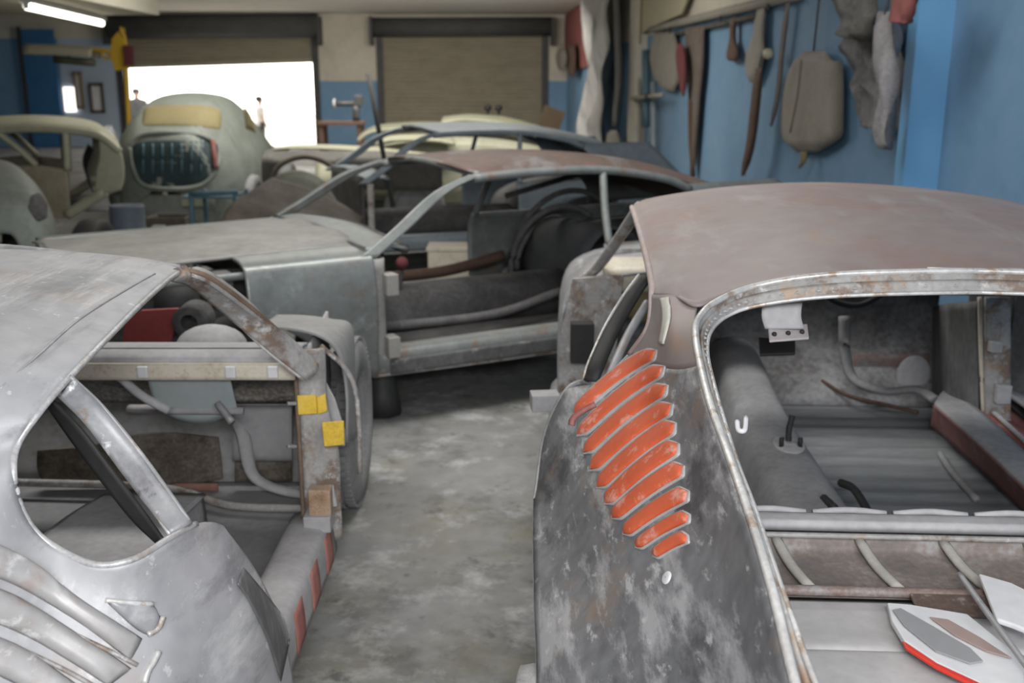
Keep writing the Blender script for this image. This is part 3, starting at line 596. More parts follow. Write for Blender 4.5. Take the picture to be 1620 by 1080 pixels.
# ------------------------------------------------------------ LEFT CAR
LC = Frame(-1.42, 1.7, 0)
lc = thing('car_body', LC.W(.6, 0, 0), 'pale grey sanded fastback body with ribbed side vents, at lower left', 'car')
Wl = LC.W
K = [[(350, 832, .83), (400, 900, .72), (440, 980, .6), (455, 1040, .5), (465, 1100, .42)],
     [(330, 826, .855), (375, 900, .75), (412, 985, .635), (430, 1050, .54), (440, 1110, .46)],
     [(310, 829, .865), (345, 905, .775), (375, 990, .67), (395, 1060, .58), (405, 1120, .5)],
     [(270, 850, .88), (295, 925, .79), (315, 1010, .70), (330, 1080, .62), (340, 1140, .55)],
     [(210, 885, .875), (230, 950, .80), (245, 1020, .73), (255, 1085, .67), (262, 1150, .6)],
     [(150, 893, .875), (158, 955, .815), (163, 1020, .755), (165, 1085, .70), (166, 1150, .63)],
     [(95, 870, .89), (82, 940, .84), (72, 1010, .785), (62, 1085, .73), (55, 1150, .67)],
     [(55, 840, .92), (20, 925, .875), (-5, 1010, .81), (-30, 1090, .755), (-50, 1150, .7)],
     [(30, 795, .97), (-40, 895, .92), (-90, 1000, .84), (-130, 1090, .78), (-160, 1150, .73)],
     [(21, 745, 1.02), (-80, 820, .98), (-180, 920, .91), (-260, 1020, .84), (-330, 1120, .78)],
     [(28, 703, 1.05), (-80, 740, 1.035), (-220, 800, .99), (-360, 880, .93), (-500, 960, .88)],
     [(60, 655, 1.09), (-40, 665, 1.095), (-180, 690, 1.08), (-360, 740, 1.04), (-560, 780, 1.01)],
     [(105, 602, 1.12), (10, 592, 1.145), (-120, 590, 1.155), (-300, 600, 1.15), (-520, 610, 1.14)],
     [(160, 545, 1.145), (80, 527, 1.17), (-30, 510, 1.19), (-200, 500, 1.20), (-420, 500, 1.20)],
     [(235, 470, 1.165), (160, 455, 1.19), (60, 443, 1.205), (-80, 437, 1.215), (-280, 437, 1.22)],
     [(283, 431, 1.172), (215, 415, 1.198), (120, 405, 1.21), (0, 400, 1.22), (-180, 398, 1.225)]]
K3 = [[Z(*q) for q in c] for c in K]
K3.append([p + Vector((0, .09, -.012)) for p in K3[-1]])
def lq(mm, s):
    loft('body_side', [[mm(p) for p in c] for c in K3], STEELL, lc, nu=30, nv=110, th=.009, off=0, key='lq' if s == 1 else None)
    bot = [c[-1] for c in K3[:9]]
    loft('lower_quarter', [[mm(p) for p in bot], [mm(Vector((p.x + .01, p.y, .34))) for p in bot], [mm(Vector((p.x - .03, p.y, .2))) for p in bot]], STEEL, lc, nu=20, nv=8, th=.009)
    e = [c[0] for c in K3]
    tube('opening_edge', [mm(p) for p in e[2:]], .006, mat('thin_scraped_lip', [(.30, .24, .20), g(.45), g(.66)], 16, .4, .2, .3), lc, n=8, k=90)
    rail = [mm(p - Vector((.03, 0, .012))) for p in e[11:16]]
    tube('drip_rail', rail, .011, RUSTE, lc, n=8, k=30)
    # windscreen pillar: channel with two edges
    A = [Z(268, 437, 1.165), Z(300, 446, 1.14), Z(360, 495, 1.03), Z(420, 552, .92), Z(480, 600, .82)]
    B = [Z(288, 427, 1.178), Z(330, 438, 1.155), Z(395, 485, 1.05), Z(450, 533, .94), Z(498, 580, .84)]
    loft('a_pillar', [[mm(p) for p in A], [mm(a.lerp(b, .5) + Vector((.012, 0, .004))) for a, b in zip(A, B)], [mm(p) for p in B]], RUSTE, lc, nu=40, nv=10, th=.03)
    tube('pillar_edge', [mm(p) for p in B], .007, mat('rust_brown_edge', [(.16, .10, .07), (.28, .2, .15)], 14, .6, .1, .3), lc, k=30)
    tube('pillar_lip', [mm(p) for p in A], .006, RIM, lc, k=30)
    # slanted bar behind the door opening
    P = [Z(104, 604, 1.115), Z(160, 655, 1.05), Z(215, 720, .98), Z(262, 785, .92), Z(296, 834, .868)]
    Q = [Z(92, 622, 1.10), Z(138, 668, 1.04), Z(190, 735, .965), Z(235, 795, .91), Z(270, 845, .875)]
    loft('quarter_bar', [[mm(p - Vector((.0, 0, .004))) for p in Q], [mm(a.lerp(b, .5) + Vector((.012, 0, .006))) for a, b in zip(P, Q)], [mm(p) for p in P]], mat('speckled_bar_steel', [g(.22, 1, 1, 1.04), g(.33, 1, 1, 1.03), g(.40)], 9, .5, .2, .15, rust=[((.28, .2, .15), 14, .57, .64, (1, 1, 1), .8)], streak=[(g(.8), 16, .61, .66, (1, 1, 1), .8), (g(.10, 1, 1, 1.1), 12, .62, .68, (1, 1, 1), .7)]), lc, nu=40, nv=9, th=.022)
    tube('bar_edge', [mm(p) for p in Q], .005, RIM, lc, k=30)
    tube('bar_ridge', [mm(a.lerp(b, .72) + Vector((.012, 0, .016))) for a, b in zip(Q, P)], .004, STEEL, lc, n=6, k=30)
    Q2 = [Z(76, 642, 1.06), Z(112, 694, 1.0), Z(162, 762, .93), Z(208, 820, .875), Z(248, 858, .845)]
    loft('bar_shade_strip', [[mm(p - Vector((.012, 0, .012))) for p in Q], [mm(p) for p in Q2]], BLACK, lc, nu=24, nv=5, th=.006)  # black strip standing in for the shade on the bar's inner side
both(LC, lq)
ce = [c[-1] for c in K3[8:]]
loft('roof_centre', [ce, [Vector((LC.o.x, p.y, p.z + .02)) for p in ce], [LC.mir(p) for p in ce]], STEELL, lc, nu=40, nv=17, th=.009)
tube('windscreen_header', [Z(283, 431, 1.165), Wl(.82, 0, 1.20), LC.mir(Z(283, 431, 1.165))], .02, STEEL, lc)
# long side ribs
LR = mat('scuffed_rib_steel', [(.37, .33, .32), g(.44, 1, .98, .97), g(.52)], 5, .5, .15, .06, rust=[((.36, .24, .20), 7, .54, .66, (1, 1, 1), .6)], streak=[(g(.8), 12, .56, .64, (1, .4, 1), .8)])
def rib(top, bot, name='vent_rib'):
    patch(name, 'lq', top, bot, LR, lc, h=.015, th=.004, nu=36, nv=14, lift=.001)
rib([(-60, 845), (0, 868), (60, 902), (130, 950), (222, 1010)], [(-80, 890), (0, 916), (60, 945), (130, 985), (205, 1043)])
rib([(-90, 905), (0, 934), (60, 965), (120, 1002), (205, 1058)], [(-110, 950), (-10, 982), (50, 1010), (110, 1045), (170, 1082)])
rib([(-110, 970), (-20, 1002), (40, 1030), (100, 1070), (150, 1100)], [(-130, 1020), (-40, 1052), (20, 1078), (60, 1100), (120, 1140)])
for a, b in (((-60, 930), (215, 1052)), ((-60, 996), (170, 1095))):
    q = [hitp('lq', a[0] + (b[0] - a[0]) * t, a[1] + (b[1] - a[1]) * t - 22 * math.sin(math.pi * t) * .3, .002)[0] for t in [i / 8 for i in range(9)]]
    tube('groove_shadow_line', q, .004, RUSTE, lc, n=6, k=30)
patch('vent_scoop', 'lq', [(168, 946), (200, 950), (235, 955), (248, 975)], [(172, 952), (205, 985), (225, 1000), (240, 1003)], STEEL, lc, h=.008, nu=14, nv=8, lift=.001)
tube('scoop_edge', [hitp('lq', *q, .006)[0] for q in ((166, 947), (200, 950), (236, 954))], .004, RIM, lc, n=6, k=14)
tube('scoop_edge', [hitp('lq', *q, .006)[0] for q in ((252, 975), (245, 992), (230, 1003))], .005, RIM, lc, n=6, k=14)
q = [hitp('lq', *q, .001)[0] for q in ((248, 1030), (240, 1048), (232, 1060), (226, 1080))]
tube('old_weld_seam', q, .006, RIM, lc, n=6, k=14)
patch('dark_sanding_patch', 'lq', [(378, 899), (400, 925), (440, 975), (452, 1010)], [(368, 925), (385, 950), (415, 1010), (437, 1078)], mat('guide_coat_grey', [g(.10), g(.16), g(.3)], 10, .5, .3, .1, (1, 1, .3)), lc, h=.0, th=.001, lift=.005, dome=False)
tube('roof_seam', [hitp('lq', *q, .0)[0] for q in ((244, 436), (205, 458), (130, 505), (60, 565), (0, 618))], .003, STEEL, lc, n=6, k=30)
# interior and front of left car
def S1(u, v, s): return LC.S(u, v, s)
LCR = lambda s0, s1, t, z: [Wl(s0, t, z), Wl(s1, t, z)]
loft('floor_pan', [[Wl(s, t, .24 + .004 * (i % 2)) for t in (-.8, 0, .78)] for i, s in enumerate([-.6 + .15 * k for k in range(17)])], mat('mid_grey_floor_pan', [g(.17), g(.23, 1, 1, 1.04), g(.3)], 4, .8), lc, nu=9, nv=40)
tz = []
for s, hgt, wd in ((1.15, .16, .15), (.8, .20, .16), (0, .22, .17), (-.5, .22, .17)):
    tz.append([Wl(s, .34 - wd, .24), Wl(s, .34 - wd * .95, .24 + hgt * .9), Wl(s, .34 - wd * .85, .24 + hgt), Wl(s, .34 + wd * .85, .24 + hgt), Wl(s, .34 + wd * .95, .24 + hgt * .9), Wl(s, .34 + wd, .24)])
loft('transmission_tunnel', tz, DUSTL, lc, nu=30, nv=24)
xs = (-.75, -.3, .2, .80)
loft('dash_top', [[Wl(1.17, x, .80) for x in xs], [Wl(1.10, x, .83) for x in xs], [Wl(1.13, x, .85) for x in xs], [Wl(1.21, x, .85) for x in xs], [Wl(1.27, x, .84) for x in xs]], DUSTL, lc, nu=30, nv=24)
loft('dash_face', [[Wl(1.08, x, .832) for x in xs], [Wl(1.075, x, .785) for x in xs]], CREAM, lc, nu=30, nv=5)
for x in (.37, .62, .74):
    box('dash_clip', Wl(1.065, x, .81), (.03, .012, .035), WHITE, lc)
tube('dash_groove', [Wl(1.15, -.7, .852), Wl(1.15, .78, .852)], .008, DARKI, lc)
loft('dash_underside', [[Wl(1.14, x, .80) for x in xs], [Wl(1.3, x, .72) for x in xs], [Wl(1.36, x, .63) for x in xs]], mat('mottled_grey_brown', [g(.05), (.16, .14, .12), g(.27, 1, .98, .92), g(.4)], 9, .7, 0, .4, fine=.5), lc, nu=30, nv=12)
loft('instrument_recess', [[Wl(1.12 + .06 * z, x, .79 - z * .12 - .05 * z * (1 - ((x - .48) / .13) ** 2)) for x in (.36, .42, .48, .54, .60)] for z in (0, .5, 1)], mat('pale_teal_recess', [(.28, .32, .32), (.36, .40, .40)], 5, .7), lc, nu=20, nv=8)
tube('recess_brace', [Wl(1.11, .28, .79), Wl(1.14, .33, .72), Wl(1.16, .40, .665)], .014, DUSTL, lc, k=10)
tube('recess_brace', [Wl(1.16, .40, .665), Wl(1.17, .62, .66)], .012, DUSTG, lc, k=10)
tube('column_stub', [Wl(1.12, .56, .70), Wl(1.08, .61, .655)], .011, STEEL, lc, k=5)
lo_ = [[Wl(1.83, x, .66) for x in xs], [Wl(1.80, x, .5) for x in xs], [Wl(1.6, x, .26) for x in xs]]
loft('toe_board', lo_, mat('toe_board_grey', [(.09, .08, .07), g(.2), g(.3, 1, .98, 1)], 3.5, .85, 0, .1), lc, nu=16, nv=16)
loft('brown_underfelt', [[S1(u, v, 1.56) for u, v in r] for r in (((60, 712), (140, 705), (200, 690), (270, 685), (345, 692)), ((60, 740), (140, 738), (200, 735), (270, 735), (350, 730)), ((70, 765), (140, 770), (200, 772), (280, 770), (352, 756)))], mat('dark_brown_underfelt', [(.05, .04, .03), (.12, .10, .08), (.20, .18, .155)], 9, .95, 0, .6, contrast=1.2), lc, nu=24, nv=12)
loft('rust_red_ledge', [[S1(u, v, 1.54) for u in (270, 310, 345)] for v in (764, 777)], mat('rust_red_ledge', [(.22, .10, .07), (.30, .18, .14)], 9, .8), lc, nu=6, nv=3)
loft('pale_footwell_panel', [[S1(u, v, 1.57) for u in (368, 415, 462)] for v in (640, 690, 728)], mat('pale_footwell', [g(.28, 1, .98, 1), g(.36, 1, .98, 1), g(.42)], 5, .85), lc, nu=10, nv=8)
loft('brown_footwell_base', [[S1(u, v, 1.56) for u in (372, 415, 462)] for v in (730, 745, 760)], mat('dark_brown_underfelt', [(.1, .1, .1)]), lc, nu=10, nv=6)
tube('toe_frame', [Wl(1.62, .1, .52), Wl(1.60, .42, .52), Wl(1.56, .5, .46), Wl(1.5, .55, .32), Wl(1.45, .7, .28), Wl(1.42, .84, .30)], .024, DUSTL, lc, n=8, k=40, flat=.6)
tube('heater_pipe', [Wl(1.5, -.3, .30), Wl(1.45, .25, .30), Wl(1.35, .5, .28), Wl(1.32, .76, .28)], .013, RUSTE, lc, k=30)
loft('kick_panel', [[Wl(1.18, .80, z), Wl(1.5, .78, z), Wl(1.82, .76, z)] for z in (.28, .55, .82)], DUSTL, lc, nu=12, nv=8, th=.01)
# sills
loft('door_sill', [[Wl(s, .74, .26), Wl(s, .76, .33), Wl(s, .84, .335), Wl(s, .87, .31), Wl(s, .88, .22)] for s in (1.16, .6, 0, -.6)], DUSTL, lc, nu=20, nv=16)
for k in range(5):
    s = 1.1 - k * .21
    loft('sill_stripe', [[Wl(s + .0, .874, .318), Wl(s - .02, .884, .27), Wl(s - .03, .887, .225)], [Wl(s - .10, .874, .318), Wl(s - .12, .884, .27), Wl(s - .13, .887, .225)]], mat('faded_red_stripe', [(.34, .12, .10), (.42, .2, .17)], 12, .7), lc, nu=6, nv=4, th=.004)
# hinge pillar facing the door opening
hpil = [[Wl(1.12, .80, z), Wl(1.13, .85, z), Wl(1.15, .90 if z < .7 else .87, z)] for z in (.26, .4, .55, .7, .8, .86)]
loft('hinge_pillar', hpil, RUSTE, lc, nu=10, nv=30, th=.02)
tube('pillar_flange', [Wl(1.11, .795, z) for z in (.27, .5, .7, .85)], .007, mat('rust_flange', [(.1, .07, .05), (.22, .16, .12)], 12, .7), lc)
tube('pillar_flange', [Wl(1.17, .86, .86), Wl(1.2, .925, .78), Wl(1.2, .955, .68), Wl(1.2, .955, .45)], .008, RUSTE, lc, k=24)
panel('wing_gusset', [S1(*q, 1.19) for q in ((490, 598), (512, 596), (530, 630), (546, 680), (546, 705), (512, 705), (500, 650))], .006, DUSTL, lc)
panel('yellow_tag', [S1(*q, 1.10) for q in ((470, 625), (500, 624), (502, 654), (472, 656))], .008, YELL, lc)
panel('yellow_tag', [S1(*q, 1.12) for q in ((500, 628), (515, 622), (518, 650), (502, 656))], .008, YELL, lc)
panel('yellow_tag', [S1(*q, 1.05) for q in ((509, 668), (544, 665), (545, 703), (513, 706))], .008, YELL, lc)
panel('yellow_tag', [S1(*q, 1.17) for q in ((490, 600), (497, 598), (498, 612), (490, 613))], .006, YELL, lc)
box('door_hinge', S1(508, 793, 1.08), (.065, .05, .09), mat('rusty_hinge', [(.18, .11, .07), (.4, .27, .17), g(.4)], 20, .7), lc)
tube('hinge_pin', [S1(524, 768, 1.1), S1(530, 800, 1.1)], .008, DUSTL, lc)
box('pillar_foot', S1(505, 822, 1.08), (.08, .08, .05), DUSTL, lc)
for v in (638, 706): tube('pillar_bolt', [S1(455, v, 1.08), S1(468, v, 1.1)], .006, STEEL, lc)
# front wing stub, scuttle
wing = [[S1(400, 522, 1.42), S1(450, 520, 1.40), S1(505, 532, 1.38), S1(535, 560, 1.36), S1(548, 620, 1.30), S1(548, 700, 1.26)],
        [S1(425, 508, 1.6), S1(465, 507, 1.58), S1(515, 512, 1.58), S1(552, 530, 1.58), S1(560, 600, 1.55), S1(562, 690, 1.5)],
        [S1(440, 499, 1.8), S1(480, 500, 1.8), S1(525, 506, 1.8), S1(556, 517, 1.8), S1(559, 580, 1.8), S1(560, 650, 1.8)],
        [S1(445, 510, 1.95), S1(485, 512, 1.95), S1(525, 518, 1.95), S1(554, 530, 1.95), S1(558, 590, 1.95), S1(558, 650, 1.95)]]
def lw(mm, s):
    loft('front_wing', [[mm(p) for p in r] for r in wing], mat('matt_grey_wing', [g(.20), g(.27, 1, 1, .99), g(.33)], 4, .6, .1, .1), lc, nu=30, nv=20, th=.008)
both(LC, lw)
loft('scuttle', [[Wl(1.27, t, .83) for t in xs], [Wl(1.34, t, .76) for t in xs], [Wl(1.5, t, .70) for t in xs]], DUSTL, lc, nu=12, nv=8)
wheel(Wl(2.05, .75, .33), LC.r, .33, .18, lc)
wheel(Wl(2.05, -.80, .33), LC.r, .33, .20, lc)
wheel(Wl(-.75, .74, .33), LC.r, .33, .18, lc); wheel(Wl(-.75, -.74, .33), LC.r, .33, .18, lc)
tube('axle', [Wl(2.05, -.7, .33), Wl(2.05, .7, .33)], .03, DARKI, lc)
tube('axle', [Wl(-.75, -.7, .33), Wl(-.75, .7, .33)], .03, DARKI, lc)
# loose things standing in its nose
panel('red_bulkhead_cover', [S1(*q, 1.82) for q in ((195, 540), (200, 505), (225, 490), (283, 487), (272, 540))], .02, mat('deep_red_cover', [(.20, .03, .03), (.28, .05, .045)], 5, .7), lc)
lathe('blower_fan', S1(306, 506, 1.8), (0, 1, 0), [(-.05, .03), (-.05, .06), (.05, .065), (.05, .02)], DARKI, lc, n=20)
ball('heater_cowl', S1(335, 548, 1.62), (.12, .10, .075), DUSTL, lc)

# ------------------------------------------------------------ a generic stripped coupe shell: s rearwards from the windscreen foot, t across
def shell(fr, root, mb, mrail, mroof, mhood, near=1, nose=-1.3, tail=2.9, hw=.78, front_cut=False, front=True, zr=1.2, minn=None):
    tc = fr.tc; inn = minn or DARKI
    P = lambda s, t, z: fr.W(s, tc + t, z)
    dz = zr - 1.2
    def sec(s, zc, ze, w, s2=None):
        h = [P(s if s2 is None else s2, w, ze), P(s - .01, w - .1, ze + (zc - ze) * .55), P(s - .02, w * .5, ze + (zc - ze) * .9), P(s - .03, 0, zc)]
        return h + [fr.mir(p) for p in h[::-1][1:]]
    rows = [sec(.62, 1.205 + dz, 1.165 + dz, hw - .20, .66), sec(.95, 1.225 + dz, 1.175 + dz, hw - .21), sec(1.4, 1.225 + dz, 1.17 + dz, hw - .21), sec(1.85, 1.18 + dz, 1.10 + dz, hw - .2), sec(2.3, 1.05 + dz, .98 + dz, hw - .16), sec(tail - .1, .86, .82, hw - .12)]
    loft('roof_panel', rows, mroof, root, nu=30, nv=40, th=.012, off=0)
    def side(mm, s_):
        tube('roof_rail', [mm(P(s, hw - .19, z + dz)) for s, z in ((.62, 1.15), (.95, 1.165), (1.4, 1.16), (1.8, 1.10), (2.0, 1.03))], .024, mrail, root, k=30)
        loft('a_pillar', [[mm(P(s - o, w, z)) for s, w, z in ((.02, hw - .02, .82), (.22, hw - .08, .94), (.46, hw - .15, 1.09 + dz * .7), (.68, hw - .19, 1.165 + dz))] for o in (.0, .045, .09)], mrail, root, nu=20, nv=7, th=.025)
        tube('b_post', [mm(P(1.40, hw - .19, 1.15 + dz)), mm(P(1.36, hw - .1, .95)), mm(P(1.33, hw - .01, .78))], .022, mrail, root, k=12)
        loft('c_pillar', [[mm(P(1.95 + o, hw - .19, 1.06 + dz)), mm(P(2.1 + o, hw - .14, .95)), mm(P(2.2 + o, hw - .03, .82))] for o in (0, .15, .35, .7)], mb, root, nu=10, nv=18)
        arch = [(1.30, .3), (1.5, .33), (1.62, .5), (1.8, .62), (2.0, .66), (2.2, .62), (2.38, .5), (2.5, .33), (tail, .36)]
        loft('rear_wing', [[mm(P(s, hw - .02, .79 - (.05 if s > 2.6 else 0))) for s, z in arch], [mm(P(s, hw + .04, max(.66, z + .02))) for s, z in arch], [mm(P(s, hw + .02, z)) for s, z in arch]], mb, root, nu=50, nv=10)
        f = [(.0, .26), (-.08, .27), (-.22, .34), (-.34, .47), (-.5, .58), (-.60, .62)] if (front_cut and s_ == 1) else [(.0, .26), (-.1, .27), (-.2, .4), (-.4, .58), (-.62, .64), (-.85, .58), (-1.03, .42), (-1.1, .3), (nose, .36)]
        if front: loft('front_wing', [[mm(P(s, hw - .22, .855 + s * .02)) for s, z in f], [mm(P(s, hw - .06, .845 + s * .02)) for s, z in f], [mm(P(s, hw, .80 + s * .02)) for s, z in f], [mm(P(s, hw + .03, max(.6, z))) for s, z in f], [mm(P(s, hw + .01, z)) for s, z in f]], PATCH if front_cut and s_ == 1 else mb, root, nu=40, nv=22)
        loft('door_sill', [[mm(P(s, hw - .12, .37)) for s in (0, .7, 1.35)], [mm(P(s, hw - .02, .375)) for s in (0, .7, 1.35)], [mm(P(s, hw + .01, .33)) for s in (0, .7, 1.35)], [mm(P(s, hw - .01, .25)) for s in (0, .7, 1.35)]], mrail, root, nu=20, nv=10)
        loft('hinge_pillar', [[mm(P(.0, hw + .0, z)), mm(P(.05, hw - .01, z)), mm(P(.06, hw - .14, z))] for z in (.27, .55, .82)], RUSTE if not front_cut else mat('cream_grey_jamb', [g(.16, 1, .97, .93), g(.27, 1, .98, .93), g(.34, 1, .98, .94)], 9, .6), root, nu=10, nv=12)
        loft('wheel_housing', [[mm(P(2.0 + .4 * math.cos(a), hw - .28 + q * .28, .25 + .42 * math.sin(a))) for a in [k * math.pi / 10 for k in range(11)]] for q in (0, 1)], GREYI, root, nu=22, nv=4)
    side(lambda p: p, 1); side(fr.mir, -1)
    hz = lambda s: .885 + .03 * min(0, s + .2) - (.10 if s < -1.4 else 0)
    if front: loft('bonnet', [[P(s, w, hz(s) - (.03 if abs(w) > .5 else 0)) for w in (hw - .22, .3, 0, -.3, -hw + .22)] for s in (.02, -.4, -.9, -1.3, nose)], mhood, root, nu=24, nv=24)
    loft('cowl_panel', [[P(s, w, z - abs(w) * .05) for w in (hw - .06, 0, -hw + .06)] for s, z in ((-.02, .885), (.1, .90), (.2, .88))], mb, root, nu=20, nv=8)
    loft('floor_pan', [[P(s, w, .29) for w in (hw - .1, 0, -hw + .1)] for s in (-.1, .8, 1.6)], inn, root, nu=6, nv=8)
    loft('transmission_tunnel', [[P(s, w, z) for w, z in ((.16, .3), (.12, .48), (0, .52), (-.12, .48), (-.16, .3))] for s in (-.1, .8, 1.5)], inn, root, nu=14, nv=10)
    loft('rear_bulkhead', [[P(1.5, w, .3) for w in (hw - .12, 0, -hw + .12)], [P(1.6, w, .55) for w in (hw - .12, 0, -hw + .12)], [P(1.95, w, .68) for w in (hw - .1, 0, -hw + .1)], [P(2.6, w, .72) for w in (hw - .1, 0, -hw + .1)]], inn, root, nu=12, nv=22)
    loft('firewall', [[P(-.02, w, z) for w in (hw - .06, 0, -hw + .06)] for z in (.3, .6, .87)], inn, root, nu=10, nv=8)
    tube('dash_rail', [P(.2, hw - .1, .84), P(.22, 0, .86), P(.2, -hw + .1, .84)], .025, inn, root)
    tube('windscreen_header', [P(.66, hw - .21, 1.165 + dz), P(.6, 0, 1.205 + dz), P(.66, -hw + .21, 1.165 + dz)], .018, mrail, root)
    loft('tail_panel', [[P(tail, w, z) for w in (hw, 0, -hw)] for z in (.34, .6, .8)], mb, root, nu=10, nv=8)
    if front: loft('nose_panel', [[P(nose - .02 * (1 - abs(w)), w, z) for w in (hw - .04, 0, -hw + .04)] for z in (.36, .6, .76)], mb, root, nu=10, nv=8)
    for s, t in ((.1, hw - .2), (.1, -hw + .2), (2.0, hw - .2), (2.0, -hw + .2)):
        tube('support_stand', [P(s, t, 0), P(s, t, .3)], [.10, .05], GALV, root, n=8, k=4)
GREYI = mat('rib_grey_interior', [g(.05, 1.05, 1, 1), g(.11, 1.04, 1, 1), g(.17, 1, .98, 1)], 6, .8, 0, .1)
MC = Frame(-.64, 4.63, 60.6, tc=-.78)
mc = thing('car_body', MC.W(.6, -.78, 0), 'doorless coupe shell with brown roof and teal-grey frame, in the middle', 'car')
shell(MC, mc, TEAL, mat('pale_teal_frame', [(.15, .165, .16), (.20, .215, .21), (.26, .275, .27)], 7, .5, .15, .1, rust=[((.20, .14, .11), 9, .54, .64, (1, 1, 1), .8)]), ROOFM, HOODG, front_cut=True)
M = MC.W
for z in (.70, .40): box('door_hinge', M(.07, .01, z), (.09, .06, .10), mat('cream_hinge', [g(.26, 1, .97, .9), g(.36, 1, .97, .92)], 9, .6), mc, rz=MC.ang)
loft('sill_side', [[M(s, .022, z) for s in (.06, .5, .9, 1.3)] for z in (.335, .30, .262)], mat('dark_speckled_sill', [g(.07), g(.13), g(.20)], 6, .6, .1, .2, streak=[(g(.38), 9, .57, .65, (1, 1, 1), .8)]), mc, nu=12, nv=6, th=.008)
tube('sill_rust_edge', [M(-.02, .0, .26), M(.6, .0, .25), M(1.3, .0, .25)], .008, RUSTE, mc, n=6)
tube('gear_lever', [M(.42, -.70, .5), M(.44, -.70, .62)], .01, DARKI, mc); ball('gear_knob', M(.44, -.70, .66), .035, REDB, mc)
for k, (s0, r) in enumerate(((1.75, .38), (1.75, .28), (1.95, .45))):
    tube('seat_arch_rib', [M(s0 + r * math.cos(a), -1.15 - .1 * k, .45 + r * math.sin(a) * 1.05) for a in [q * math.pi / 10 for q in range(3, 11)]], .02, GREYI, mc, k=24)
loft('seat_back_panel', [[M(1.75 + .25 * math.cos(a), t, .42 + .36 * math.sin(a)) for a in [q * math.pi / 8 for q in range(9)]] for t in (-1.25, -.55)], mat('blue_grey_panel', [(.07, .075, .08), (.12, .125, .13)], 5, .8), mc, nu=18, nv=6)
tube('far_brace', [M(1.5, -1.45, .9), M(1.9, -1.3, 1.02), M(2.1, -1.25, 1.08)], .02, GREYI, mc)
tube('floor_rail', [M(.1, -.3, .42), M(.8, -.35, .40), M(1.3, -.45, .46)], .025, GREYI, mc); tube('floor_rail', [M(.2, -1.2, .5), M(.9, -1.25, .48), M(1.35, -1.2, .56)], .035, RUSTB, mc)
# engine bay seen where the wing is cut away
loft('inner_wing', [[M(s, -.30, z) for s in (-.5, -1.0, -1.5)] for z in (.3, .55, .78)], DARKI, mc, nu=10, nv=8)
box('battery_box', M(-.68, -.2, .72), (.14, .12, .14), GREYI, mc, rz=MC.ang)
ball('rubber_bellows', M(-.86, -.16, .66), (.10, .10, .12), BLACK, mc)
tube('radiator_strut', [M(-.5, -.05, .79), M(-1.0, -.05, .78), M(-1.5, -.1, .74)], .018, TEAL, mc)
tube('support_arm', [M(-.55, -.1, .6), M(-.9, -.12, .5), M(-1.4, -.1, .45)], .05, BLACK, mc)
# crates seen through its far door opening
cb = thing('storage_box', aty(715, 440, 8.0) * 1, 'cream cardboard box seen through the doorless middle shell', 'box'); cb.location.z = 0
q = cb.location
box('carton', (q.x, q.y, .17), (.36, .30, .34), CREAM, cb, bevel=.01)
box('lid', (q.x, q.y, .355), (.38, .32, .03), CREAM, cb)

# ------------------------------------------------------------ pale blue-grey shell behind the middle one
BC = Frame(-1.18, 8.3, 70, tc=-.78)
bc = thing('car_body', BC.W(.6, -.78, 0), 'pale blue-grey coupe shell parked behind the brown-roofed middle shell', 'car')
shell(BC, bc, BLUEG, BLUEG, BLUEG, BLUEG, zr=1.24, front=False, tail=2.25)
# beige shell at the left
EC = Frame(-5.15, 9.3, 80, tc=-.78)
ec = thing('car_body', aty(80, 300, 9.7) * 1, 'cream doorless old saloon shell at the far left edge', 'car'); ec.location.z = 0
E1 = lambda u, v: aty(u, v, 9.3)
def E2(u, v, d=1.35): q_ = aty(u, v, 9.3); return q_ + Vector((-.45 * d, d, 0))
rf = [(-90, 225), (-60, 212), (0, 206), (60, 204), (120, 208), (160, 217), (190, 240)]
def er(d, dz): return [E1(u, v) + Vector((-.45 * d, d, dz)) for u, v in rf]
loft('roof_panel', [er(0, 0), er(.12, .05), er(.65, .09), er(1.2, .05), er(1.32, 0)], CREAMC, ec, nu=40, nv=20, th=.03)
for f_ in (E1, E2):
    tube('roof_rail', [f_(*q_) for q_ in rf], .035, CREAMC, ec, k=30)
    tube('b_post', [f_(104, 210), f_(106, 240), f_(107, 270)], .035, CREAMC, ec, k=8)
    tube('a_pillar', [f_(-6, 208), f_(30, 236), f_(58, 262)], .03, CREAMC, ec, k=10)
    loft('front_wing', [[f_(-90, 275), f_(0, 264), f_(60, 262), f_(108, 268)], [f_(-90, 300), f_(0, 290), f_(60, 292), f_(110, 300)], [f_(-90, 330), f_(0, 330), f_(60, 330), f_(112, 338)], [f_(-90, 340), f_(20, 345), f_(60, 345), f_(112, 345)]], mat('dusty_cream_brown', [(.18, .16, .11), (.28, .25, .18), (.34, .31, .24)], 3, .7), ec, nu=24, nv=14, th=.02)
    loft('rear_wing', [[f_(156, 216), f_(176, 225), f_(192, 242)], [f_(158, 245), f_(178, 250), f_(196, 262)], [f_(152, 275), f_(178, 280), f_(196, 285)], [f_(150, 305), f_(175, 305), f_(192, 300)]], CREAMC, ec, nu=14, nv=14, th=.02)
    tube('door_sill', [f_(106, 340), f_(135, 322), f_(165, 303)], .05, CREAMC, ec, k=10)
loft('floor_pan', [[E1(u, 330) + Vector((-.45 * d, d, -.02)) for u in (-80, 50, 180)] for d in (0, .7, 1.35)], DARKI, ec, nu=6, nv=6)
loft('rear_seat_panel', [[E1(u, v) + Vector((-.45 * d, d, 0)) for d in (.05, .7, 1.3)] for u, v in ((150, 310), (140, 270), (150, 240))], DARKI, ec, nu=8, nv=12)
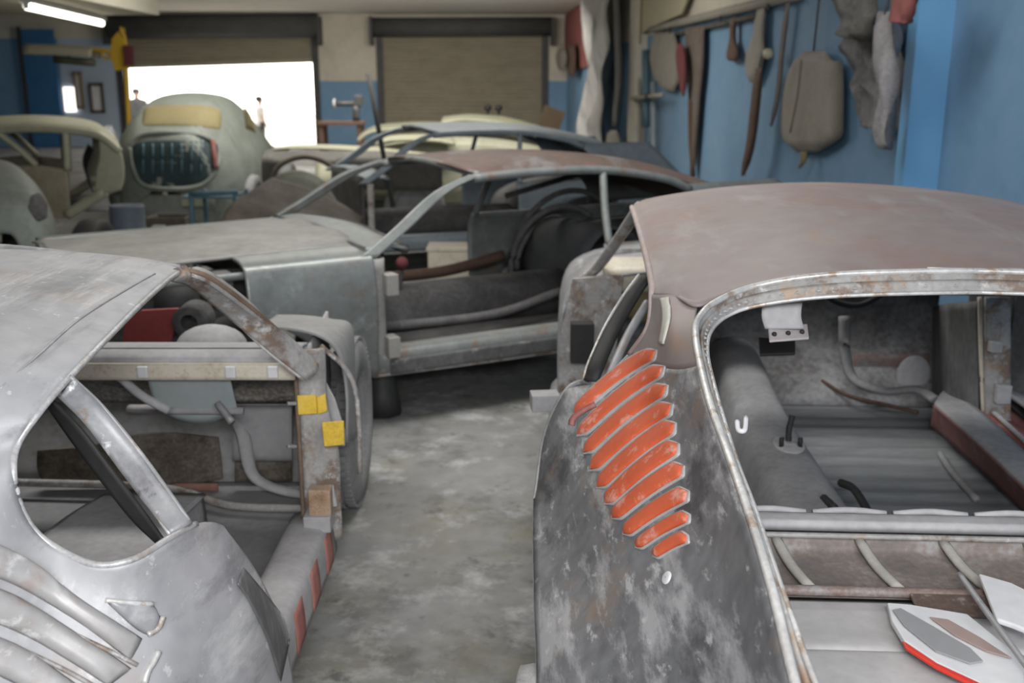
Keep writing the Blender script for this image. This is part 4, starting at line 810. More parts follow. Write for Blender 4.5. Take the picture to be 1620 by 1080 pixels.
loft('dash_panel', [[E1(u, v) + Vector((-.45 * d, d, 0)) for d in (.05, .7, 1.3)] for u, v in ((62, 262), (66, 275), (60, 325))], BROWND, ec, nu=8, nv=12)
for u in (-40, 175): tube('support_stand', [Vector((E1(u, 300).x, 9.9, 0)), Vector((E1(u, 300).x, 9.9, .45))], [.12, .07], GALV, ec, n=8, k=4)

# ------------------------------------------------------------ vintage rounded coupe seen from behind, tan window cover
VX, VY = -3.60, 10.6
vc = thing('car_body', (VX, VY + 1, 0), 'rounded grey-green vintage coupe with tan window cover, boot open, before the daylight', 'car')
secs = [(-.05, .02, .62, .66), (-.04, .25, .45, .85), (0, .44, .34, 1.0), (.05, .50, .28, 1.09), (.15, .57, .24, 1.15), (.35, .66, .2, 1.27), (.65, .73, .18, 1.40), (1.05, .76, .16, 1.48), (1.6, .78, .15, 1.50), (2.1, .78, .15, 1.42), (2.5, .80, .15, 1.1), (2.8, .80, .15, .98)]
rows = []
for dy, hwid, zb, zt in secs:
    r = []
    for k in range(13):
        a = math.pi * k / 12; x = math.cos(a); zz = math.sin(a)
        x = math.copysign(abs(x) ** .5, x); hz_ = zb + (zt - zb) * max(0, zz) ** .6
        nar = 1 - .30 * max(0, (hz_ - .8) / .7)
        r.append(Vector((VX + x * hwid * nar - dy * .07, VY + dy, hz_)))
    rows.append(r)
loft('body', rows, GREENG, vc, nu=44, nv=50, th=.02, off=-1, key='vc')
patch('window_cover', 'vc', [(228, 172), (252, 168), (290, 167), (330, 169), (350, 176)], [(222, 203), (250, 203), (290, 203), (330, 206), (348, 208)], TAN, vc, h=.015, th=.01)
patch('side_window_cover', 'vc', [(384, 172), (388, 172), (394, 182)], [(388, 205), (396, 208), (404, 212)], TAN, vc, h=.01, th=.01, nv=6)
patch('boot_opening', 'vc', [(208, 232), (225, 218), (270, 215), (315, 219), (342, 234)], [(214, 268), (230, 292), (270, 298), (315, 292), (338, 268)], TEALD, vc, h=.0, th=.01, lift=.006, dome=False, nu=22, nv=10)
rim = [(208, 234), (225, 217), (270, 213), (318, 218), (343, 236), (340, 268), (318, 293), (270, 299), (230, 293), (213, 268), (208, 234)]
tube('boot_rim', [hitp('vc', *q, .012)[0] for q in rim], .028, GREENG, vc, k=60)
for k in range(7):
    u = 228 + k * 15; tube('boot_rib', [hitp('vc', u, v, .012)[0] for v in (228, 250, 275)], .010, MIDG, vc, k=8)
tube('red_stay', [hitp('vc', u, v, .03)[0] for u, v in ((333, 226), (335, 248), (338, 268))], .03, REDD, vc, k=8)
loft('rear_valance', [[Vector((VX + x, VY - .05 + abs(x) * .15, z)) for x in (-.62, 0, .62)] for z in (.2, .35, .5)], GREENG, vc, nu=14, nv=8)
box('number_plate', (VX + .32, VY - .12, .45), (.26, .02, .12), CREAMC, vc)
for sx in (-1, 1):
    tube('underframe', [(VX + sx * .5, VY + .2, .28), (VX + sx * .5, VY + 2.6, .28)], .06, GALV, vc)
    wheel((VX + sx * .70, VY + .75, .32), (1, 0, 0), .32, .16, vc, TYRE, False); wheel((VX + sx * .70, VY + 2.6, .32), (1, 0, 0), .32, .16, vc, TYRE, False)
# long vintage wing to its right
FC = thing('car_body', aty(500, 260, 10.6) * 1, 'dark-sided long vintage car body with cream top edge and round wheel arch', 'car'); FC.location.z = 0
def fcp(u, v, y): q_ = aty(u, v, 10.6); return Vector((q_.x, y, aty(u, v, y).z))
top = [(416, 243), (422, 237), (450, 233), (520, 234), (580, 238), (640, 244), (700, 250)]
loft('body_top', [[fcp(u, v - 3, 11.75) for u, v in top], [fcp(u, v - 3, 11.2) for u, v in top], [fcp(u, v + 2, 10.7) for u, v in top]], CREAMC, FC, nu=40, nv=12, th=.02)
ar = [(416, 300), (420, 300), (428, 296), (445, 262), (485, 248), (525, 262), (545, 296), (600, 300), (640, 300), (700, 300)]
loft('body_side', [[fcp(u, 240 + max(0, (u - 600) * .08), 10.7) for u, v in ar], [fcp(u, min(v, 256), 10.55) for u, v in ar], [fcp(u, v, 10.6) for u, v in ar]], mat('dusty_dark_olive', [(.05, .05, .045), (.09, .085, .075), (.14, .13, .115)], 3, .7), FC, nu=60, nv=12, th=.02)
tube('wheel_arch_lip', [fcp(u, v, 10.52) for u, v in ar[2:7]], .03, BROWND, FC, k=30)
wc = aty(486, 306, 10.8); wheel((wc.x, 10.85, .33), (0, 1, 0), .33, .18, FC, TYRE, False)
wc2 = aty(640, 306, 10.8); wheel((wc2.x + .1, 10.85, .33), (0, 1, 0), .33, .18, FC, TYRE, False)
box('chassis', (wc.x + .3, 11.3, .33), (2.0, .6, .12), GALV, FC)
# rounded front wing at left edge
WX, WY = -3.40, 6.9
wg = thing('car_body', (WX, WY, 0), 'rounded grey-green front end of an old car at the left edge', 'car')
rows = []
for dy, r_, zt in ((-.02, .10, .62), (.03, .26, .78), (.12, .36, .88), (.3, .42, .96), (.6, .45, 1.02), (1.0, .46, 1.05)):
    rows.append([Vector((WX + .04 + math.copysign(abs(math.cos(a)) ** .7, math.cos(a)) * r_ - (.12 + dy * .62), WY + dy, .36 + (zt - .36) * max(0, math.sin(a)) ** .7)) for a in [math.pi * k / 12 for k in range(13)]])
loft('front_wing', rows, GREENG, wg, nu=36, nv=30, th=.015, key='wg')
patch('lamp_aperture', 'wg', [(48, 312), (60, 308), (72, 325)], [(44, 330), (58, 350), (72, 345)], DARKI, wg, h=0, th=.005, lift=.006, dome=False)
tube('bumper_valance', [(WX - .5, WY + .02, .36), (WX + .1, WY - .08, .34), (WX + .48, WY + .15, .36)], .06, GREENG, wg)
loft('bonnet', [[Vector((WX - 1.2, WY + d, z - .12)), Vector((WX - .8, WY + d, z)), Vector((WX - .38, WY + d, z - .1))] for d, z in ((.0, .72), (.3, .9), (1.0, 1.02))], GREENG, wg, nu=16, nv=14)
box('engine_lump', (WX - .28, WY - .02, .62), (.22, .16, .26), TAN, wg, bevel=.04)
wheel((WX + .28, WY + .6, .32), (1, 0, 0), .32, .18, wg, BLACK, False)
box('chassis', (WX - .3, WY + .5, .24), (1.0, 1.0, .12), GALV, wg)
for sx in (-.7, .25): tube('axle_stand', [(WX + sx, WY + .1, 0), (WX + sx, WY + .1, .2)], [.12, .06], GALV, wg, n=8, k=4)

# ------------------------------------------------------------ cream body and loose bonnets stacked on it, before the closed shutter
cc = thing('car_body', aty(720, 230, 13) * 1, 'low cream car body carrying loose panels before the closed shutter', 'car'); cc.location.z = 0
cx = aty(730, 200, 13).x
loft('body_top', [[Vector((cx + x, 12.2 + y, z)) for x, z in ((-1.7, .70), (-1.1, .86), (-.3, .98), (.5, .96), (1.2, .82), (1.6, .68))] for y in (0, .5, 1.2, 1.6)], CREAMC, cc, nu=40, nv=14, th=.02)
loft('body_side', [[Vector((cx + x, 12.2, z)) for x, z in ((-1.7, .70), (-1.1, .86), (-.3, .98), (.5, .96), (1.2, .82), (1.6, .68))], [Vector((cx + x, 12.08, .5)) for x in (-1.7, -1.1, -.3, .5, 1.2, 1.6)], [Vector((cx + x, 12.15, .25)) for x in (-1.7, -1.1, -.3, .5, 1.2, 1.6)]], CREAMC, cc, nu=40, nv=12, th=.02)
for x in (-1.1, 1.0): wheel((cx + x, 12.3, .32), (0, 1, 0), .32, .16, cc, TYRE, False); wheel((cx + x, 13.6, .32), (0, 1, 0), .32, .16, cc, TYRE, False)
def bonnet(name, lab, pts0, pts1, y0, y1, m, grp=None):
    o = thing(name, aty(*pts0[len(pts0) // 2], y0), lab, 'panel', grp)
    r0 = [aty(u, v, y0) for u, v in pts0]; r1 = [aty(u, v, y1) for u, v in pts1]
    mid = [a.lerp(b, .5) + Vector((0, 0, .03)) for a, b in zip(cr(r0, 7), cr(r1, 7))]
    loft('skin', [r0, mid, r1], m, o, nu=30, nv=10, th=.02)
    tube('folded_edge', r0, .022, m, o, k=30)
    return o
bonnet('bonnet_panel', 'cream bonnet panel lying furthest left on the stacked pile', [(566, 222), (590, 208), (650, 203), (712, 204)], [(575, 212), (600, 199), (655, 194), (705, 194)], 12.5, 13.3, CREAMC)
bonnet('bonnet_panel', 'curved cream bonnet panel, topmost and right in the pile', [(698, 194), (740, 190), (800, 196), (862, 210)], [(704, 186), (745, 182), (800, 186), (850, 200)], 12.4, 13.3, mat('olive_cream_paint', [(.24, .25, .15), (.36, .36, .25), (.42, .42, .32)], 3, .5))
bonnet('boot_lid', 'pale lid with rust-brown inside, lowest at left of the pile', [(578, 232), (620, 222), (680, 222), (720, 228)], [(590, 222), (630, 216), (680, 214), (712, 218)], 11.9, 12.15, CREAMC)
for i, u in enumerate((772, 789)):
    o = thing('rubber_mount', aty(u, 188, 13.0), ('left' if i == 0 else 'right') + ' small black rubber mount on top of the cream panels', 'mount')
    c = aty(u, 186, 13.0) + Vector((0, 0, .04)); tube('stem', [c, c + Vector((0, 0, .05))], .02, BLACK, o, k=4); ball('cap', c + Vector((0, 0, .08)), (.05, .05, .045), BLACK, o, n=8)

# ------------------------------------------------------------ brown dusty seat panel heap
hp = thing('bonnet_panel', aty(450, 360, 7.6) * 1, 'dusty brown bonnet panel leaning behind the middle shell\'s bonnet', 'panel'); hp.location.z = 0
loft('skin', [[aty(430, 282, 8.1), aty(480, 296, 8.1), aty(530, 318, 8.1), aty(575, 345, 8.1)], [aty(395, 305, 7.8), aty(450, 320, 7.8), aty(520, 345, 7.8), aty(570, 370, 7.8)], [aty(352, 345, 7.5), aty(420, 356, 7.5), aty(500, 372, 7.5), aty(560, 400, 7.5)], [aty(345, 460, 7.4), aty(420, 460, 7.4), aty(500, 460, 7.4), aty(560, 460, 7.4)]], BROWND, hp, nu=24, nv=24, th=.02)
hp2 = thing('wing_panel', aty(480, 300, 8.5) * 1, 'pale dusty wing panel standing behind the brown leaning panel', 'panel'); hp2.location.z = 0
loft('skin', [[aty(425, 300, 8.4), aty(440, 278, 8.4), aty(470, 270, 8.4), aty(505, 282, 8.4), aty(530, 315, 8.4)], [aty(425, 330, 8.3), aty(450, 312, 8.25), aty(475, 306, 8.25), aty(500, 312, 8.25), aty(535, 335, 8.3)], [aty(425, 430, 8.3), aty(450, 430, 8.25), aty(475, 430, 8.25), aty(500, 430, 8.25), aty(535, 430, 8.3)]], mat('dusty_sage', [(.13, .13, .10), (.24, .24, .20)], 4, .8), hp2, nu=24, nv=14, th=.02)

# ------------------------------------------------------------ small workshop things on the floor
def onfloor(u, y): p = aty(u, 300, y); return Vector((p.x, y, 0))
p = onfloor(198, 8.4); dr = thing('oil_drum', p, 'dark blue-grey drum standing left of the vintage coupe', 'drum')
lathe('barrel', p, (0, 0, 1), [(0, .001), (0, .13), (.02, .14), (.2, .138), (.21, .146), (.22, .138), (.42, .138), (.43, .146), (.44, .138), (.62, .14), (.64, .135), (.63, .12), (.63, .001)], mat('blue_grey_drum', [(.06, .075, .10), (.1, .12, .15)], 5, .7), dr)
ts = thing('tube_stand', onfloor(335, 8.9), 'teal tubular stand before the vintage coupe\'s right rear corner', 'stand')
for a, b in (((302, 306), (302, 352)), ((372, 306), (372, 356))): tube('leg', [aty(*a, 8.9), Vector((aty(*b, 8.9).x, 8.9, 0))], .022, MIDG, ts, n=8, k=4)
tube('top_bar', [aty(300, 307, 8.9), aty(376, 304, 8.9)], .024, MIDG, ts, n=8, k=4)
for a in ((302, 306), (372, 306)): tube('leg', [aty(a[0], a[1], 8.9) + Vector((0, .4, 0)), Vector((aty(*a, 8.9).x, 9.3, 0))], .022, MIDG, ts, n=8, k=4)
box('shelf_plate', aty(338, 305, 9.1) + Vector((0, 0, -.02)), (.44, .42, .02), MIDG, ts)
for i, (u, y, lb) in enumerate(((246, 8.3, 'dusty axle stand nearest the blue-grey drum'), (290, 8.3, 'grey axle stand under the centre of the vintage coupe'), (390, 8.3, 'dark axle stand left of the brown leaning panel'))):
    c = onfloor(u, y); o = thing('axle_stand', c, lb, 'stand', None)
    for k in range(4):
        a = k * math.pi / 2 + .5; tube('leg', [c + Vector((math.cos(a) * .13, math.sin(a) * .13, .01)), c + Vector((math.cos(a) * .03, math.sin(a) * .03, .3))], .014, DUSTG, o, n=6, k=3)
    tube('post', [c + Vector((0, 0, .25)), c + Vector((0, 0, .46))], .022, DUSTG, o, n=8, k=3); box('saddle', c + Vector((0, 0, .47)), (.1, .06, .03), DUSTG, o)
for i, (u, y, s, m_, lb) in enumerate(((266, 9.85, (.36, .3, .36), BROWND, 'brown wooden crate on the floor behind the axle stands'), (334, 9.9, (.26, .26, .28), GALV, 'dark metal crate under the vintage coupe boot'), (404, 9.9, (.34, .26, .34), BROWND, 'brown crate on the floor right of the teal tubular stand'))):
    c = onfloor(u, y); o = thing('crate', c, lb, 'box')
    box('bottom', c + Vector((0, 0, .02)), (s[0], s[1], .03), m_, o)
    for sx in (-1, 1):
        box('side', c + Vector((sx * s[0] / 2, 0, s[2] / 2 + .01)), (.02, s[1], s[2]), m_, o); box('side', c + Vector((0, sx * s[1] / 2, s[2] / 2 + .01)), (s[0], .02, s[2]), m_, o)
wbag = thing('plastic_bag', onfloor(178, 13.5), 'white plastic sack standing right of the cream saloon shell', 'bag')
c = aty(178, 250, 13.5); slab('sack', [c + Vector((-.05, 0, .42)), c + Vector((-.14, 0, .25)), c + Vector((-.16, 0, -.1)), Vector((c.x - .13, c.y, 0))], [c + Vector((.03, 0, .42)), c + Vector((.10, 0, .25)), c + Vector((.15, 0, -.1)), Vector((c.x + .12, c.y, 0))], (0, -1, .2), .22, WHITE, wbag, wob=.03)
tube('neck_tie', [c + Vector((-.05, -.02, .38)), c + Vector((.03, -.02, .38))], .018, GREYC, wbag, k=4)
# yellow lamp stand
ys = thing('lamp_stand', onfloor(200, 14.2), 'tall yellow stand with cream lamp hood and red switch box', 'lamp')
def y14(u, v): return aty(u, v, 14.2)
b0 = onfloor(206, 14.2)
tube('post', [b0, y14(204, 200), y14(196, 60), y14(190, 46)], .035, YELP, ys, n=8, k=10)
panel('bracket', [y14(*q) for q in ((178, 62), (188, 50), (202, 72), (204, 108), (184, 112), (176, 90))], .08, YELP, ys)
tube('arm', [y14(186, 92), y14(172, 82), y14(150, 79), y14(120, 80)], .03, YELP, ys, n=8, k=10)
tube('arm', [y14(186, 80), y14(170, 92), y14(160, 84)], .02, YELP, ys, n=8, k=10)
box('switch_box', y14(206, 88) + Vector((0, -.06, 0)), (.11, .10, .26), REDB, ys)
box('foot', b0 + Vector((0, 0, .03)), (.7, .5, .06), YELP, ys)
hl = [y14(44, 79), y14(110, 81), y14(152, 84)]
loft('lamp_hood', [[q + Vector((0, dy, dz)) for q in hl] for dy, dz in ((-.16, -.06), (-.12, .04), (0, .075), (.12, .04), (.16, -.06))], LAMPC, ys, nu=12, nv=14, th=.012)
tube('heater_tube', [y14(86, 94), y14(150, 99)], .05, mat('dark_olive_tube', [(.08, .08, .05), (.14, .13, .09)], 4, .5), ys, n=10, k=4)
tube('hood_end', [y14(108, 88), y14(112, 95)], .012, GALV, ys, k=3); tube('hood_end', [y14(144, 90), y14(146, 98)], .012, GALV, ys, k=3)
# bench with vice by the blue back wall
bn = thing('work_bench', onfloor(545, 21), 'brown bench against the blue wall between the two shutters', 'bench')
bx_ = onfloor(545, 21).x
box('bench_top', (bx_, 21, .86), (.9, .6, .07), RUSTB, bn)
for sx in (-1, 1):
    for sy in (-1, 1): box('leg', (bx_ + sx * .38, 21 + sy * .24, .415), (.08, .08, .83), RUSTB, bn)
vs = thing('bench_vice', (bx_ + .2, 21, .895), 'dark metal vice on a post standing on the brown bench', 'vice')
tube('post', [(bx_ + .3, 21, .895), (bx_ + .3, 21, 1.2)], .07, GALV, vs, n=10, k=4)
tube('jaw', [(bx_ + .42, 21, 1.24), (bx_ - .1, 21, 1.24)], .05, GALV, vs, n=10, k=4); box('jaw_block', (bx_ + .36, 21, 1.3), (.16, .14, .22), GALV, vs, bevel=.02)
lathe('handwheel', (bx_ - .16, 21, 1.24), (1, 0, 0), [(0, .07), (.02, .1), (.04, .1), (.05, .07)], STEEL, vs)
t0, t1 = aty(577, 116, 10.3), aty(609, 268, 10.3)
d_ = (t0 - t1).normalized(); t1 = t1 - d_ * (t1.z / d_.z)
tube('metal_pole', [t1 + Vector((0, -.05, 0)), t0 + Vector((0, .25, 0))],   .026, BLACK, None, n=8, k=4, label='dark pole leaning upright before the blue wall between shutters', cat='pole')
cd_ = thing('cardboard_sheet', onfloor(868, 19), 'brown cardboard sheet leaning at the right end of the closed shutter', 'cardboard')
panel('sheet', [aty(848, 207, 18.8), aty(862, 166, 19.1), aty(895, 178, 19.1), aty(882, 212, 18.8), Vector((aty(882, 212, 18.7).x, 18.6, .0)), Vector((aty(848, 207, 18.7).x, 18.6, .0))], .03, CARD, cd_)

# ------------------------------------------------------------ things hanging on the right wall
NW = -RM.r
def wt(u, v, t=.05): return RM.T(u, v, TR - t)
rail = thing('wall_rail', wt(1140, 30), 'pale dusty timber rail high on the blue right wall', 'rail')
tube('timber', [wt(1030, 47, .06), wt(1262, -8, .06)], .055, TANK, rail, n=4, k=6)
tube('lower_batten', [wt(1060, 56, .05), wt(1200, 25, .05)], .028, BROWND, rail, n=4, k=6)
for u, v in ((1060, 44), (1140, 26), (1215, 8)): tube('hook', [wt(u, v, .1), wt(u, v + 8, .14)], .012, GALV, rail, k=4)
def hang(name, lab, cat, L_, R_, m, th=.06, t=.07, grp=None, hook=None, wob=0, fr=6):
    c = [wt(*q, t) for q in L_]; d = [wt(*q, t) for q in R_]
    o = thing(name, (c[0] + d[0]) / 2, lab, cat, grp)
    slab('body', c, d, NW, th, m, o, wob=wob, fr=fr)
    hk = (c[0] + d[0]) / 2
    tube('hanging_wire', [hk + Vector((0, 0, -.02)), hk + Vector((0, 0, .12 if hook is None else hook)) - NW * .02], .008, GALV, o, n=6, k=4)
    return o
hang('round_pad', 'beige half-round pad hanging at the left end of the rail', 'pad', [(1036, 52), (1027, 90), (1034, 122), (1052, 143)], [(1066, 50), (1074, 80), (1076, 120), (1066, 145)], TANK)
hang('red_strap', 'dark red strap hanging right of the beige half-round pad', 'strap', [(1073, 68), (1070, 90), (1074, 120), (1079, 152)], [(1080, 68), (1084, 90), (1085, 120), (1083, 152)], REDB, th=.05, t=0.19)
o = hang('brown_trim_strip', 'long brown strip, wide above and narrow below, beside red strap', 'strip', [(1084, 44), (1084, 100), (1090, 150), (1090, 200), (1094, 275)], [(1114, 40), (1113, 100), (1108, 150), (1104, 200), (1098, 275)], mat('dusty_brown_strip', [(.10, .075, .06), (.17, .14, .12)], 5, .8), th=.07)
tube('rust_rod', [wt(1092, 160, .12), wt(1096, 280, .08)], .03, RUSTB, o, k=8)
hang('ladle_bracket', 'short brown bracket with round end, under the rail', 'bracket', [(1156, 28), (1156, 60), (1150, 85), (1152, 96)], [(1163, 26), (1162, 60), (1168, 85), (1164, 98)], RUSTB, th=.05)
o = hang('spoon_shaped_panel', 'pale spoon-shaped panel hanging left of the big grey tank', 'panel', [(1198, 12), (1193, 55), (1181, 85), (1181, 110), (1186, 130)], [(1210, 8), (1208, 60), (1210, 85), (1203, 110), (1196, 130)], TANK, th=.06)
ball('white_knob', wt(1215, 85, .14), .045, LAMPC, o, n=8)
hang('rusty_strip', 'narrow rusty strip below the pale spoon-shaped panel', 'strip', [(1196, 108), (1189, 170), (1182, 230), (1172, 278)], [(1206, 104), (1200, 170), (1192, 230), (1178, 278)], RUSTB, th=.05, t=0.19)
hang('long_thin_rod', 'thin dusty rod hanging left of the big grey tank', 'rod', [(1244, 0), (1234, 80), (1228, 150), (1218, 200)], [(1250, 0), (1240, 80), (1233, 150), (1222, 200)], mat('dusty_rod', [(.14, .12, .11), (.2, .18, .17)], 5, .8), th=.03)
tk = hang('tank_panel', 'large putty-grey rounded tank panel hanging on the blue wall', 'panel', [(1270, 82), (1252, 105), (1240, 140), (1235, 190), (1238, 220), (1262, 240)], [(1305, 80), (1318, 96), (1333, 105), (1334, 190), (1330, 218), (1295, 241)], TANK, th=.10, hook=.5)
tube('spout', [wt(1272, 240, .1), wt(1271, 254, .1), wt(1265, 264, .1)], [.03, .012], TAN, tk, k=8)
tube('seam', [wt(1268, 95, .16), wt(1262, 150, .16), wt(1250, 210, .16)], .006, BROWND, tk, k=12)
hang('dusty_rag', 'crumpled olive-grey rag hanging highest near the pilaster', 'cloth', [(1318, -40), (1324, 10), (1332, 45), (1348, 62)], [(1400, -40), (1390, 10), (1384, 40), (1372, 62)], mat('olive_grey_rag', [(.05, .05, .04), (.13, .13, .12), (.22, .21, .2)], 7, .9, 0, .3), th=.10, wob=.08, t=0.34)
hang('grey_work_cloth', 'dark grey jacket-like cloth with folds, left of the pilaster', 'cloth', [(1340, 60), (1344, 90), (1345, 118), (1368, 140), (1360, 190), (1372, 203)], [(1404, 20), (1420, 60), (1434, 110), (1434, 160), (1430, 204), (1412, 204)], GREYC, th=.10, wob=.14, t=0.13, fr=9)
hang('hanging_sleeve', 'pale grey sleeve hanging in front of the dark grey cloth', 'cloth', [(1390, 18), (1384, 50), (1384, 95), (1400, 150), (1393, 195), (1391, 232)], [(1412, 18), (1420, 60), (1416, 95), (1412, 150), (1408, 195), (1411, 238)], mat('pale_grey_cloth', [g(.12), g(.23, 1, .97, 1), g(.3, 1, .97, .98)], 6, .9), th=.07, wob=.06, t=0.36)
hang('red_brown_cloth', 'dull red cloth hanging at the top of the pilaster', 'cloth', [(1402, -30), (1408, 5), (1412, 30), (1420, 36)], [(1458, -30), (1452, 5), (1442, 30), (1434, 40)], mat('dull_red_cloth', [(.17, .055, .05), (.24, .08, .075)], 5, .9), th=.05, wob=.03, t=.46)
hang('red_board', 'dull red board high on the wall beside the closed shutter', 'board', [(893, 22), (891, 60), (893, 90), (902, 112)], [(930, 2), (932, 50), (933, 80), (931, 106)], mat('dull_red_board', [(.20, .06, .055), (.26, .085, .08)], 3, .8), th=.05)
hang('brown_bag', 'dark brown bag hanging over the lower corner of the red board', 'bag', [(899, 70), (897, 95), (900, 118)], [(909, 70), (911, 95), (908, 122)], RUSTB, th=.1, t=.2)
hang('grey_disc', 'pinkish grey pad hanging left of the red board', 'pad', [(884, 76), (880, 92), (884, 110)], [(893, 76), (897, 92), (893, 112)], TANK, th=.1, t=0.3)
o = hang('plastic_sheet', 'creased pale plastic sheet hanging from ceiling to floor level', 'sheet', [(926, -60), (922, 20), (930, 100), (918, 180), (916, 236)], [(962, -60), (966, 20), (960, 100), (956, 180), (958, 240)], PLAST, th=.16, wob=.22, t=.35, fr=9)
hang('dark_hose', 'black hose hanging along the pale plastic sheet', 'hose', [(970, -40), (974, 60), (975, 130), (968, 200)], [(977, -40), (982, 60), (983, 130), (976, 200)], GALV, th=.08, t=.3)
hang('pink_grey_bag', 'small pinkish grey bag low beside the plastic sheet', 'bag', [(966, 206), (960, 225), (964, 246)], [(976, 206), (982, 225), (980, 248)], TANK, th=.12, t=.28)
hang('red_tag', 'small red bag hanging low right of the pinkish grey bag', 'bag', [(985, 226), (984, 240), (986, 250)], [(992, 226), (993, 240), (992, 252)], REDD, th=.08, t=0.06)
for i, (u, v0, v1, r_, m_, lb) in enumerate(((1011, -20, 290, .03, TANK, 'vertical pale pipe on the wall nearest the cream pilaster'), (1034, 130, 300, .05, BLUEG, 'blue-grey hanging tube under the beige half-round pad'), (1022, 80, 200, .06, MIDG, 'short dark blue tube right of the pale wall pipe'))):
    o = thing('wall_pipe', wt(u, (v0 + v1) / 2, .1), lb, 'pipe')
    tube('pipe', [wt(u, v0, .1), wt(u + 1, v1, .1)], r_, m_, o, n=10, k=6); box('clip', wt(u, v0 + 40, .06), (.1, .06, .05), GALV, o); box('clip', wt(u, v1 - 30, .06), (.1, .06, .05), GALV, o)
o = thing('cross_pipe', wt(1025, 152, .2), 'thin horizontal pipe crossing the vertical wall pipes', 'pipe')
tube('pipe', [wt(1000, 156, .2), wt(1048, 150, .2)], .03, TANK, o, n=8, k=4); ball('valve', wt(1025, 152, .22), .05, GALV, o, n=8)
o = thing('cream_board', wt(1050, 20, .1), 'cream board leaning above the rail, right of the cream pilaster', 'board')
panel('sheet', [wt(1006, 60, .08), wt(1010, -30, .08), wt(1100, -30, .08), wt(1080, 22, .08), wt(1032, 42, .08)], .03, mat('cream_board', [(.40, .36, .25), (.46, .42, .30)], 3, .8), o); box('batten', wt(1012, 20, .12), (.06, .1, .9), CARD, o)

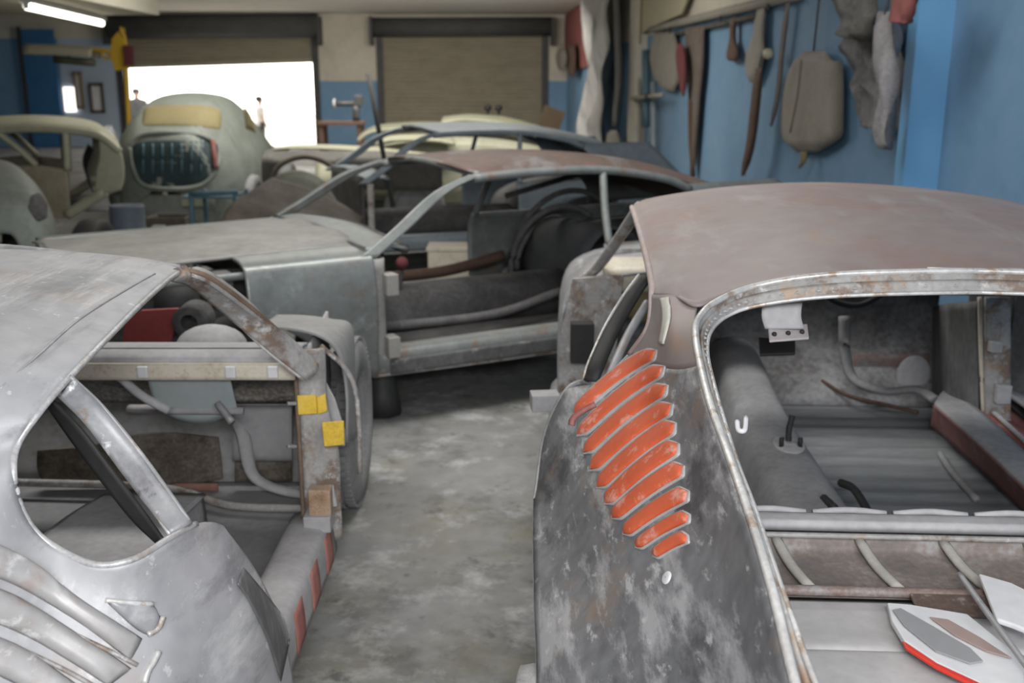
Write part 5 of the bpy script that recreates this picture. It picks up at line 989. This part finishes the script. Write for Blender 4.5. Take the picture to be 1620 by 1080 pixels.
# ------------------------------------------------------------ two people outside in the glare
def person(u, y, zg, ht, lab, shirt, turn, grp=None):
    c = aty(u, 200, y); x = c.x; k = ht / 1.75
    root = thing('person', (x, y, zg), lab, 'person')
    J = {'pel': (0, 0, .95), 'ch': (0, 0, 1.28), 'nk': (0, 0, 1.48), 'hd': (0, -.01, 1.60), 'tp': (0, 0, 1.70), 'kl': (.10, -.02, .50), 'al': (.11, .02, .08), 'tl': (.12, -.14, .04), 'kr': (-.10, -.03, .50), 'ar': (-.11, .02, .08), 'tr': (-.12, -.14, .04),
         'hl': (.09, 0, .90), 'hr': (-.09, 0, .90), 'sl': (.18, 0, 1.40), 'sr': (-.18, 0, 1.40), 'el': (.23, .03, 1.12), 'er': (-.23, .03, 1.12), 'wl': (.22, -.08, .88), 'wr': (-.22, -.08, .88)}
    R = {'pel': .12, 'ch': .13, 'nk': .055, 'hd': .10, 'tp': .07, 'kl': .06, 'al': .04, 'tl': .035, 'kr': .06, 'ar': .04, 'tr': .035, 'hl': .085, 'hr': .085, 'sl': .055, 'sr': .055, 'el': .04, 'er': .04, 'wl': .028, 'wr': .028}
    E = [('pel', 'ch'), ('ch', 'nk'), ('nk', 'hd'), ('hd', 'tp'), ('pel', 'hl'), ('hl', 'kl'), ('kl', 'al'), ('al', 'tl'), ('pel', 'hr'), ('hr', 'kr'), ('kr', 'ar'), ('ar', 'tr'), ('ch', 'sl'), ('sl', 'el'), ('el', 'wl'), ('ch', 'sr'), ('sr', 'er'), ('er', 'wr')]
    for s, sg in (('l', 1), ('r', -1)):
        w = Vector(J['w' + s])
        for i in range(5):
            a = w + Vector(((i - 2) * .018 * (1 if i else 1.4), -.02, -.07 if i else -.03)); b = a + Vector(((i - 2) * .003, -.02, -.06 + abs(i - 2.4) * .008))
            J['f%s%d' % (s, i)] = a; R['f%s%d' % (s, i)] = .010; J['g%s%d' % (s, i)] = b; R['g%s%d' % (s, i)] = .008
            E += [('w' + s, 'f%s%d' % (s, i)), ('f%s%d' % (s, i), 'g%s%d' % (s, i))]
    ks = list(J); ca, sa = math.cos(turn), math.sin(turn)
    def tf(p): p = Vector(p) * k; return Vector((p.x * ca - p.y * sa, p.x * sa + p.y * ca, p.z))
    me = bpy.data.meshes.new('body'); me.from_pydata([tuple(tf(J[q])) for q in ks], [(ks.index(a), ks.index(b)) for a, b in E], []); me.materials.append(SKIN)
    o = bpy.data.objects.new('body', me); sc.collection.objects.link(o); o.parent = root
    sk = o.modifiers.new('skin', 'SKIN'); sk.use_smooth_shade = True
    for i, q in enumerate(ks):
        v = me.skin_vertices[0].data[i]; v.radius = (R[q] * k, R[q] * k); v.use_root = (q == 'pel')
    sd = o.modifiers.new('sub', 'SUBSURF'); sd.levels = 1; sd.render_levels = 1
    B = Vector((x, y, zg))
    def ring(z, rx, ry, cx=0, n=16): return [B + tf((cx + rx * math.cos(a), ry * math.sin(a), z)) for a in [2 * math.pi * i / n for i in range(n + 1)]]
    loft('shirt', [ring(1.47, .07, .07), ring(1.42, .20, .11), ring(1.3, .20, .15), ring(1.1, .18, .14), ring(.85, .19, .15)], shirt, root, nu=24, nv=20, th=.01)
    for s in (1, -1):
        loft('sleeve', [ring(1.42, .07, .07, s * .19), ring(1.3, .06, .06, s * .21), ring(1.15, .055, .055, s * .225)], shirt, root, nu=14, nv=8, th=.008)
        loft('trouser_leg', [ring(.95, .11, .12, s * .085), ring(.5, .085, .09, s * .1), ring(.1, .07, .08, s * .11)], GALV, root, nu=16, nv=12, th=.008)
        tube('shoe', [B + tf((s * .115, .05, .04)), B + tf((s * .12, -.18, .035))], .045, BLACK, root, n=8, k=5)
        ball('ear', B + tf((s * .088, 0, 1.60)), .02, SKIN, root, n=6); ball('eye', B + tf((s * .03, -.085, 1.62)), .012, BLACK, root, n=6)
    ball('nose', B + tf((0, -.105, 1.585)), .016, SKIN, root, n=6); ball('mouth', B + tf((0, -.088, 1.545)), (.025, .01, .006), REDD, root, n=6)
    ball('hair', B + tf((0, .02, 1.66)), (.112, .118, .09), HAIR, root, n=10)
person(220, 29.2, -.25, 1.78, 'person in dark clothing standing outside, left of the vintage coupe roof', SHIRTD, .5)
person(413, 29.2, -.25, 1.56, 'person in pale shirt standing outside, right of the vintage coupe roof', SHIRTW, 2.2)
